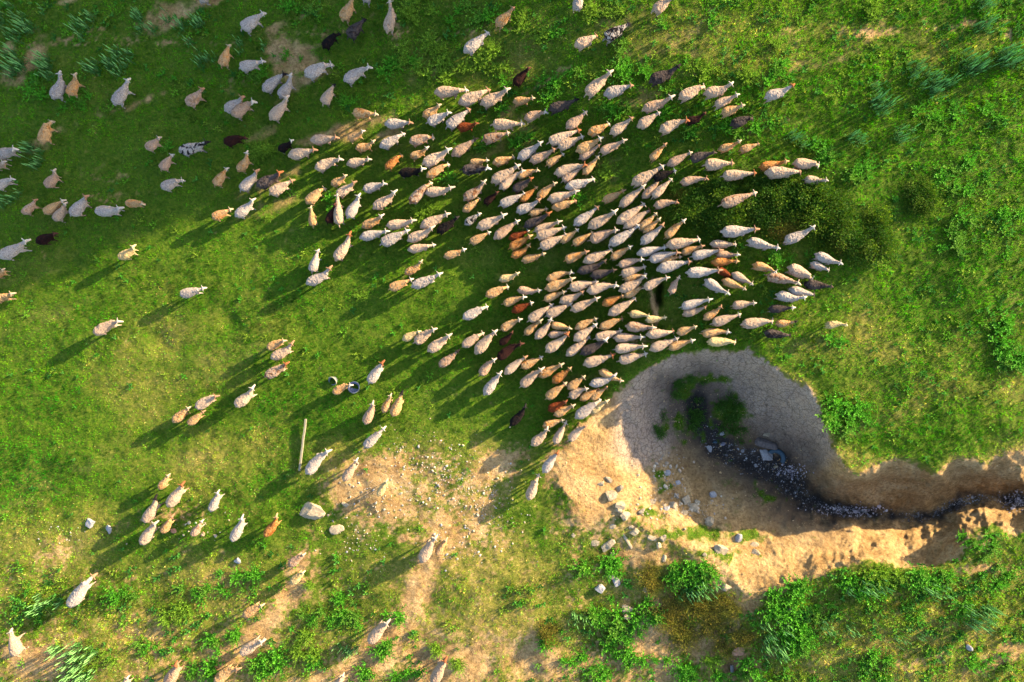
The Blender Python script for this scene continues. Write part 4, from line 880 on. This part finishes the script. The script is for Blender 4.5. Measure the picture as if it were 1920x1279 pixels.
# low broad-leaved ground cover in the rough parts of the pasture
LOW = [leafy(100 + i, .13, .12, 6, 6, c_, .055, .34).mesh('low_weed', M_leaf) for i, c_ in enumerate([(.05, .19, .015), (.09, .23, .015), (.14, .22, .02), (.03, .13, .02), (.06, .20, .03)])]
r = np.random.default_rng(17); n = 20000; lu, lv = r.uniform(-60, 1980, n), r.uniform(-60, 1340, n)
s_, b_, d_, g_ = masks(lu, lv)
w_ = 1.0 * sstep(1440, 1520, lu) * sstep(1050, 1090, lv) + .35 * sstep(1030, 1080, lv) + .9 * sstep(1180, 1350, lu) * sstep(900, 700, lv) + .75 * sstep(280, 120, lv) + .8 * sstep(1040, 1110, lv) + .15
w_ = w_ * sstep(-.25, .45, fbm(lu / 34, lv / 34, 75, 3)) * (1 - s_) * (1 - .8 * b_) * (1 - .4 * d_)
ok = r.uniform(0, 1, n) < w_ * .75; lu, lv = lu[ok], lv[ok]; lh = ground_h(lu, lv); lx, ly = to_world(lu, lv, lh)
for q in range(len(lu)): add_many('low_weed', LOW[int(r.integers(0, 5))], (lx[q], ly[q], lh[q] - .01), r.uniform(0, 6.28), r.uniform(.5, 1.25) * (1.25 if lv[q] > 1040 else 1))
for key, (a_, f_, c_, _) in many.items():
    link({'leafy_weed': 'small_leafy_weeds', 'spiked_weed': 'small_spiked_weeds', 'low_weed': 'low_weeds'}[key], mesh_np(key, np.concatenate(a_), np.concatenate(f_), [M_leaf], np.concatenate(c_)), kind='stuff', category='weeds',
         label={'leafy_weed': 'small leafy weeds filling the green patches', 'spiked_weed': 'small spiked weeds between the taller ones', 'low_weed': 'low broad-leaved weeds spread through the rough grass'}[key])

# ------------------------------------------------------------------ stones
def rockmat(name, c1, c2, rough=.9):
    m, n, l, b = newmat(name, rough, .2); tc = n.new('ShaderNodeNewGeometry').outputs['Position']
    a = noise(n, l, tc, 14, 5, .7); f_ = noise(n, l, tc, 70, 3, .8); rr = ramp(n, [(.35, c1), (.68, c2)]); l.new(a.outputs[0], rr.inputs[0])
    g = ramp(n, [(.35, (.6, .58, .55)), (.6, (1.05, 1.05, 1.05))]); l.new(f_.outputs[0], g.inputs[0]); l.new(mix(n, l, .7, rr.outputs[0], g.outputs[0], 'MULTIPLY'), b.inputs['Base Color']); bump(n, l, a.outputs[0], .6, .03, b); return m
M_rock = rockmat('pale_stone', (.19, .15, .10), (.34, .28, .20)); M_rockg = rockmat('grey_stone', (.18, .17, .175), (.31, .30, .31)); M_rockd = rockmat('wet_stone', (.05, .05, .07), (.26, .26, .32), .45); M_rockr = rockmat('reddish_stone', (.26, .12, .07), (.38, .21, .14))
def rock_mesh(name, sx, sy, sz, seed, mat, blocky=.5):
    bm = bmesh.new(); bmesh.ops.create_cube(bm, size=2); bmesh.ops.subdivide_edges(bm, edges=bm.edges, cuts=5, use_grid_fill=True)
    rr = random.Random(seed); cut = [(Vector((rr.gauss(0, 1), rr.gauss(0, 1), rr.gauss(0, .8))).normalized(), rr.uniform(.62, .95)) for _ in range(9)]
    for v in bm.verts:
        p = v.co.copy(); q = p.normalized() * 1.15; p = p.lerp(q, 1 - blocky)
        for nrm, d in cut:
            e = p.dot(nrm) - d
            if e > 0: p -= nrm * e
        p += p.normalized() * mnoise.noise(p * 1.6 + Vector((seed * 3.1, 0, 0))) * .16 + p.normalized() * mnoise.noise(p * 5 + Vector((seed, 0, 0))) * .05
        v.co = Vector((p.x * sx, p.y * sy, p.z * sz))
    me = bpy.data.meshes.new(name); bm.to_mesh(me); bm.free(); me.materials.append(mat); return me
def rock(name, u, v, du, dv, ang, hz, mat, lab, seed, blocky=.5, sink=.6):
    sx, sy = du / 50 / 2, dv / 50 / 2; x, y, z = place(u, v, hz * .6)
    me = rock_mesh(name, sx * 1.1, sy * 1.1, hz * .6, seed, mat, blocky)
    link(name, me, (x, y, z + hz * .6 * (1 - sink) - .02), math.radians(ang), label=lab, category='rock')
ROCKS = [(585,962,42,30,-28,.32,'p','large pale boulder in the grass right of the orange-brown sheep'),(630,993,25,22,20,.14,'p','pale stone below right of the large boulder'),(647,946,14,8,-25,.08,'p','small flat stone right above the large boulder'),
 (167,982,14,18,60,.16,'g','grey stone alone on the grass at lower left'),(203,993,10,14,40,.1,'g','small grey stone right of the lone stone at lower left'),(325,996,13,8,0,.07,'r','small reddish stone between the sheep at lower left'),(380,1001,9,9,0,.06,'r','tiny reddish stone right of the pinkish beige lamb'),(445,1052,12,12,30,.12,'g','grey stone below the white sheep at lower left'),
 (1148,929,19,17,20,.22,'p','blocky stone at the upper left of the boulder scatter'),(1162,918,15,10,35,.14,'p','slim block touching the upper left boulder'),(1165,948,20,13,-15,.2,'p','rounded stone on top of the three-stone pile'),(1161,957,13,11,0,.12,'p','middle stone of the three-stone pile'),(1173,969,18,18,40,.24,'p','lowest and largest stone of the three-stone pile'),
 (1287,940,20,17,30,.2,'p','largest stone of the heap by the shadow edge'),(1264,949,14,16,-30,.16,'p','stone left of the heap by the shadow edge'),(1251,955,12,11,0,.1,'g','greyish stone at the left end of the heap'),(1283,962,14,12,10,.1,'p','low stone at the bottom of the heap'),(1301,953,20,14,-10,.12,'p','flat stone at the right of the heap'),(1308,942,10,9,0,.1,'p','small stone at the upper right of the heap'),
 (1331,978,17,18,50,.24,'p','upright pale stone with a long shadow right of the heap'),(1339,929,14,12,0,.12,'g','stone in the shade of the hollow above the heap'),(1139,1023,28,14,42,.14,'p','long rectangular slab beside the green grass'),(1117,1017,14,13,0,.08,'p','rounded stone left of the long slab'),(1192,998,14,16,60,.16,'p','stone casting a shadow right of the pile'),(1184,989,10,8,0,.08,'p','small stone left above the shadowed one'),
 (1176,1015,30,6,-60,.06,'p','thin pale splinter of stone right of the long slab'),(1223,1011,15,10,-20,.08,'p','flat stone left of the pair below the heap'),(1244,1011,11,13,0,.16,'p','upper stone of the pair below the heap'),(1236,1024,10,13,40,.14,'p','lower stone of the pair below the heap'),
 (1386,1012,11,17,-30,.18,'g','narrow dark-sided stone on the clay below the hollow'),(1352,1033,24,20,-40,.2,'p','large angular block on the clay edge'),(1416,1023,13,12,30,.08,'p','stone above the flat oval one on the clay'),(1420,1038,18,13,-50,.09,'p','flat oval stone on the bright clay'),(1204,960,13,9,20,.1,'p','stone between the pile and the heap'),
 (1148,988,13,9,30,.06,'p','half buried stone below the three-stone pile'),(1223,943,13,8,0,.05,'p','flat stone above left of the heap'),(1251,887,13,11,30,.12,'g','upper stone in the shaded rubble of the hollow'),(1128,908,12,7,20,.08,'p','left stone in the small rubble on the clay'),(1142,901,16,10,-20,.1,'p','right stone in the small rubble on the clay'),
 (1127,1104,15,19,60,.2,'g','bluish grey upright stone in the dark weeds'),(1156,1092,12,15,30,.16,'g','bluish stone right of the upright grey one'),(1146,1083,11,9,0,.1,'p','brownish stone above the bluish one'),(1246,1047,8,12,0,.08,'p','small stone on the bare earth above the bushes'),(1322,1041,9,7,-40,.06,'p','small stone left of the large angular block'),
 (1362,1103,17,16,30,.2,'p','rounded stone beside the bush at the clay edge'),(1177,1143,18,14,0,.14,'p','pale stone amid the dark green weeds'),(1177,1158,9,12,60,.1,'p','pale stone just below another in the dark green weeds'),(1211,1106,10,11,0,.1,'p','reddish tinted stone in the golden weeds'),(1344,1187,8,11,0,.1,'r','reddish stone in the rusty thicket'),(1374,1256,9,12,0,.12,'g','small grey stone in the burrow mouth at the bottom'),
 (1388,1222,26,16,0,.1,'r','orange-red stone on the red earth at the bottom'),(1482,1146,12,11,0,.14,'g','pale stone amid the tall weeds below the notch'),(1821,1217,11,12,0,.18,'g','white stone alone on the grass near the bottom right'),(1356,813,12,8,0,.12,'g','pale stone on the upper ledge of the hollow, by the bush'),(1438,815,12,8,-10,.1,'p','tan stone on the shaded clay above the grey slab'),
 (1800,1010,9,8,0,.08,'p','clod on the clay near the right mound'),(1270,905,12,9,20,.08,'g','lower stone in the shaded rubble of the hollow'),(1150,1040,9,7,0,.06,'p','small stone below the long slab'),(1075,1004,9,8,0,.05,'p','half buried stone in the grass left of the clay')]
MM = {'p': M_rock, 'g': M_rockg, 'r': M_rockr}
for i, (u, v, du, dv, an, hz, mt, lab) in enumerate(ROCKS): rock('boulder' if du > 30 else 'stone', u, v, du, dv, an, hz, MM[mt], lab, i, .55)
# scattered small stones: nobody could count them
def pebbles(name, n, fu, size, cols, mat, lab, seed, flat=.6):
    r = np.random.default_rng(seed); u, v = fu(r, n); h_ = ground_h(u, v); x, y = to_world(u, v, h_)
    B0 = np.array([[1,0,0],[-1,0,0],[0,1,0],[0,-1,0],[0,0,1],[0,0,-1],[.7,.7,.1],[-.7,.6,.15],[.6,-.7,.1],[-.6,-.7,.2]], float)
    bmx = bmesh.new(); bmesh.ops.create_icosphere(bmx, subdivisions=1, radius=1); bv = np.array([q.co[:] for q in bmx.verts]); bf = np.array([[q.index for q in p_.verts] for p_ in bmx.faces]); bmx.free()
    m = len(u); k = len(bv); sz = size * np.exp(r.normal(0, .45, m)); P = bv[None] * r.uniform(.65, 1.3, (m, k, 1)) * (sz[:, None] * r.uniform(.6, 1.3, (m, 3)) * np.array([1, 1, flat]))[:, None]
    a = r.uniform(0, 6.28, m); ca, sa = np.cos(a)[:, None], np.sin(a)[:, None]
    X = P[..., 0] * ca - P[..., 1] * sa + x[:, None]; Y = P[..., 0] * sa + P[..., 1] * ca + y[:, None]; Z = P[..., 2] + (h_ + sz * .15)[:, None]
    co = np.stack([X, Y, Z], -1).reshape(-1, 3); f = (bf[None] + (np.arange(m) * k)[:, None, None]).reshape(-1, 3)
    cc = np.array(cols)[r.integers(0, len(cols), m)] * r.uniform(.7, 1.2, (m, 1))
    link(name, mesh_np(name, co, f, [mat], np.repeat(cc, k, 0)), kind='stuff', label=lab, category='stones')
mp, n_, l_, b_ = newmat('pebbles', .85, .25); l_.new(attr(n_, 'Col').outputs['Color'], b_.inputs['Base Color'])
mw, n_, l_, b_ = newmat('wet_pebbles', .35, .4); l_.new(attr(n_, 'Col').outputs['Color'], b_.inputs['Base Color'])
def gravel_pos(r, n):
    u = r.uniform(0, 1920, n * 9); v = r.uniform(700, 1279, n * 9); w = blobs(u, v, GRAVEL) * (1 + .8 * fbm(u / 25, v / 25, 55, 2)) * (1 - soil_mask(u, v)); k = r.uniform(0, 1, n * 9) < w * .5; return u[k][:n], v[k][:n]
pebbles('gravel', 5600, gravel_pos, .020, [(.36, .29, .20), (.45, .38, .29), (.27, .22, .17), (.38, .27, .2), (.24, .23, .23)], mp, 'pale gravel scattered over the dry patch left of the gully', 91)
def clay_pos(r, n):
    u = r.uniform(1040, 1960, n * 4); v = r.uniform(650, 1130, n * 4); k = (soil_mask(u, v) > .5) & (r.uniform(0, 1, n * 4) < .25 + .8 * (fbm(u / 30, v / 30, 57, 2) > .15)); return u[k][:n], v[k][:n]
pebbles('clay_crumbs', 5200, clay_pos, .011, [(.32, .21, .10), (.4, .28, .15), (.25, .16, .08)], mp, 'small crumbs of clay lying on the bare bank', 92)
def rub_pos(r, n):
    u = np.concatenate([r.normal(1240, 24, n // 2), r.normal(1270, 50, n - n // 2)]); v = np.concatenate([r.normal(890, 24, n // 2), r.normal(955, 14, n - n // 2)]); return u, v
pebbles('rubble', 260, rub_pos, .035, [(.30, .23, .16), (.25, .21, .17), (.36, .3, .22)], mp, 'loose rubble along the lower rim of the hollow', 93)
def bed_pos(r, n):
    P = np.array(FLOOR, float); t = r.uniform(1.2, len(P) - 1.6, n * 3); i = t.astype(int); f = t - i; p = P[i] * (1 - f)[:, None] + P[i + 1] * f[:, None]
    w = np.interp(p[:, 0], [1300, 1400, 1500, 1560, 1700, 1800, 1920], [18, 22, 14, 12, 8, 7, 12]); u = p[:, 0] + r.normal(0, 1, n * 3) * w; v = p[:, 1] + r.normal(0, 1, n * 3) * w
    k = (sdist(u, v, DARK) < 4) & (r.uniform(0, 1, n * 3) < .35 + .65 * (fbm(u / 26, v / 26, 59, 2) > 0)); return u[k][:n], v[k][:n]
pebbles('streambed_stones', 1500, bed_pos, .018, [(.04, .036, .038), (.06, .055, .06), (.09, .085, .09), (.14, .13, .14), (.24, .23, .24)], mw, 'dark and whitish stones lying in the gully bed', 94)

def shoal_pos(r, n):
    k = n // 2; return np.concatenate([r.normal(1592, 30, k), r.normal(1905, 18, k // 2), r.normal(1488, 15, n - k - k // 2)]), np.concatenate([r.normal(957, 6, k), r.normal(938, 9, k // 2), r.normal(884, 8, n - k - k // 2)])
pebbles('gully_gravel', 620, shoal_pos, .026, [(.22, .19, .21), (.30, .27, .30), (.14, .12, .14), (.36, .33, .35)], mp, 'greyish lilac gravel washed together in the gully bed', 95)

# ------------------------------------------------------------------ things thrown away on the pasture
def wood(name, c1, c2):
    m, n, l, b = newmat(name, .85, .2); tc = n.new('ShaderNodeTexCoord').outputs['Object']; mp_ = n.new('ShaderNodeMapping'); mp_.inputs['Scale'].default_value = (2, 30, 30); l.new(tc, mp_.inputs[0])
    a = noise(n, l, mp_.outputs[0], 3, 5, .7); rr = ramp(n, [(.35, c1), (.65, c2)]); l.new(a.outputs[0], rr.inputs[0]); l.new(rr.outputs[0], b.inputs['Base Color']); bump(n, l, a.outputs[0], .5, .01, b); return m
h0 = float(ground_h(567, 834)); pa = to_world(573, 786, h0 + .12); pb = to_world(561, 883, h0 + .12)
Lp = math.hypot(pa[0] - pb[0], pa[1] - pb[1]); bm = bmesh.new(); bmesh.ops.create_cube(bm, size=1)
for v in bm.verts: v.co = Vector((v.co.x * Lp, v.co.y * .07, v.co.z * .09))
bmesh.ops.subdivide_edges(bm, edges=[e for e in bm.edges if abs((e.verts[0].co - e.verts[1].co).x) > .5], cuts=14)
bmesh.ops.bevel(bm, geom=bm.edges[:], offset=.006, segments=1, affect='EDGES')
for v in bm.verts: v.co.y += .012 * mnoise.noise(Vector((v.co.x * 2.5, 1, 0))) + (.006 * mnoise.noise(v.co * 15)); v.co.z += .014 * mnoise.noise(Vector((v.co.x * 2, 5, 0)))
me = bpy.data.meshes.new('wooden_beam'); bm.to_mesh(me); bm.free(); me.materials.append(wood('weathered_wood', (.13, .115, .08), (.23, .205, .15)))
link('wooden_beam', me, ((pa[0] + pb[0]) / 2, (pa[1] + pb[1]) / 2, h0 + .085), math.atan2(pa[1] - pb[1], pa[0] - pb[0]), label='long weathered grey beam lying alone in the grass', category='beam')
def plastic(name, c, rough=.5):
    m, n, l, b = newmat(name, rough, .4); tc = n.new('ShaderNodeTexCoord').outputs['Object']; a = noise(n, l, tc, 18, 4, .7)
    rr = ramp(n, [(.35, tuple(x * .5 for x in c)), (.65, c)]); l.new(a.outputs[0], rr.inputs[0]); l.new(rr.outputs[0], b.inputs['Base Color']); return m
def lathe(name, prof, seg, mat, arc=2 * math.pi):
    v, f = [], []; full = abs(arc - 2 * math.pi) < 1e-3; ns = seg if full else seg + 1
    for k in range(ns):
        a = arc * k / seg
        for (rr, z) in prof: v.append((rr * math.cos(a), rr * math.sin(a), z))
    m = len(prof)
    for k in range(seg):
        for i in range(m):
            k2 = (k + 1) % ns; i2 = (i + 1) % m; f.append((k * m + i, k2 * m + i, k2 * m + i2, k * m + i2))
    if not full: f.append(tuple(range(m))); f.append(tuple(seg * m + i for i in range(m))[::-1])
    me = bpy.data.meshes.new(name); me.from_pydata(v, [], f); me.materials.append(mat)
    bm = bmesh.new(); bm.from_mesh(me); bmesh.ops.recalc_face_normals(bm, faces=bm.faces); bm.to_mesh(me); bm.free()
    for p in me.polygons: p.use_smooth = True
    return me
M_rub = plastic('rubber', (.10, .11, .14), .6); M_blue = plastic('blue_plastic', (.022, .055, .085), .6); M_pale = plastic('worn_plastic', (.36, .34, .22), .6); M_in = plastic('grey_blue_plastic', (.14, .15, .24), .5)
BAS = [(.0, .03), (.15, .03), (.19, .20), (.215, .205), (.215, .185), (.205, .18), (.165, .0), (.0, .0)]
x, y, z = place(663, 729, .1); t = bpy.data.objects.new('basin', None); C.objects.link(t); t.location = (x, y, z - .03); t.rotation_euler = (math.radians(-14), math.radians(10), .4); t['label'] = 'open grey-blue basin lying in front of the tan sheep'; t['category'] = 'basin'
link('bowl', lathe('bowl', BAS, 28, M_in), parent=t); link('rim', lathe('rim', [(.214, .178), (.232, .183), (.236, .20), (.228, .213), (.212, .208)], 28, M_pale, math.pi * 1.15), rz=-2.2, parent=t)
x, y, z = place(626, 712, .08); t = bpy.data.objects.new('basin', None); C.objects.link(t); t.location = (x, y, z - .04); t.rotation_euler = (math.radians(24), math.radians(-24), 0); t['label'] = 'small broken basin with a pale rim behind the tan sheep'; t['category'] = 'basin'; t.scale = (.78,) * 3
link('bowl', lathe('bowl', BAS, 24, M_rub), parent=t); link('rim', lathe('rim', [(.212, .17), (.245, .178), (.25, .20), (.24, .222), (.208, .212)], 24, M_pale, math.pi * .95), rz=-.7, parent=t)
# in the gully: a half buried tub edge and a grey slab
x, y, z = place(1462, 852, .1); o = link('tyre', lathe('tyre', [(.30 + .095 * math.cos(a), .07 * math.sin(a)) for a in np.linspace(0, 2 * math.pi, 12, endpoint=False)], 30, M_blue, math.pi * .95), (x - .16, y - .16, z + .07), -.75, label='worn bluish tyre half buried in the dark gully mud', category='tyre'); o.rotation_euler = (math.radians(12), math.radians(-10), -.62)
rock('slab', 1437, 853, 20, 34, 28, .14, M_rockg, 'smooth grey slab beside the half buried tyre', 201, .15, .4)
rock('boulder', 1440, 832, 44, 18, -14, .25, rockmat('brown_rock', (.07, .06, .06), (.15, .12, .11)), 'dark brown boulder above the grey slab in the gully', 202, .3, .4)
for i, (u, v, a_) in enumerate(((1341, 829, 9), (1357, 833, 10), (1393, 846, 8), (1330, 843, 16), (1418, 874, 10), (1455, 876, 9))):
    rock('stone', u, v, a_, a_ * .75, i * 40, .12, [M_blue, M_rockd, M_rockg, M_rockg, M_rockg, M_rock][i], ['bluish stone at the upper end of the gully bed', 'dark violet stone at the upper end of the gully bed', 'small white stone in the dark gully bed', 'flat greyish rock on the bank of the gully bed', 'grey stone left of the grey slab in the gully', 'pinkish stone below the grey slab'][i], 210 + i, .3)

# ------------------------------------------------------------------ trees just outside the picture: they throw the broad shade over the upper left
M_bark = rockmat('bark', (.10, .07, .05), (.2, .15, .1))
def crown(seed, R=3.4, n=16000):
    r = np.random.default_rng(seed); K = 60; c = r.normal(0, 1, (K, 3)); c /= np.linalg.norm(c, axis=1)[:, None]; c *= r.uniform(.35, 1, (K, 1)) * np.array([R, R, R * 1.25])
    ci = r.integers(0, K, n); p = c[ci] + r.normal(0, .5, (n, 3)); d = r.normal(0, 1, (n, 3)); ln = r.uniform(.25, .5, n)
    co, f, cc = leafquads(p, d, r.normal(0, 1, (n, 3)), ln, ln * .4, np.array([.05, .11, .02]) * r.uniform(.6, 1.4, (n, 1)))
    return mesh_np('crown', co, f, [M_leaf], cc)
CR = [crown(1), crown(2)]
def trunk():
    v, f = [], []; tube(v, f, [(0, 0, -.3), (.05, 0, 2), (-.05, .1, 4.5), (.05, 0, 8.5)], [.3, .22, .16, .05], 10); 
    for a in range(6): tube(v, f, [(0, 0, 3.2 + a * .6), (1.2 * math.cos(a * 1.9), 1.2 * math.sin(a * 1.9), 4.6 + a * .7), (2.3 * math.cos(a * 1.9), 2.3 * math.sin(a * 1.9), 5.4 + a * .8)], [.11, .07, .03], 7)
    me = bpy.data.meshes.new('trunk'); me.from_pydata(v, [], f); me.materials.append(M_bark); return me
TK = trunk()
ux, uy = math.cos(SUN_AZ), math.sin(SUN_AZ)
TREES = [(20, 12.7, .82), (17.5, 14.4, 1.0), (19, 17.6, 1.12), (18, 20.8, 1.1), (20, 24, 1.2), (17, 27.5, 1.1), (23, 15.6, 1.2), (24, 19.8, 1.3), (24, 31, 1.3)]
for i, (t_, s_, k) in enumerate(TREES):
    x, y = ux * t_ - uy * s_, uy * t_ + ux * s_
    o = bpy.data.objects.new('tree', None); C.objects.link(o); o.location = (x, y, 0); o.scale = (k, k, k); o.rotation_euler = (0, 0, i * 1.3)
    o['label'] = 'broad green tree standing beyond the upper edge of the pasture'; o['category'] = 'tree'; o['group'] = 'trees along the pasture edge'
    link('trunk', TK, parent=o); link('crown', CR[i % 2], (0, 0, 9.0 if i == 0 else 6.4), parent=o)
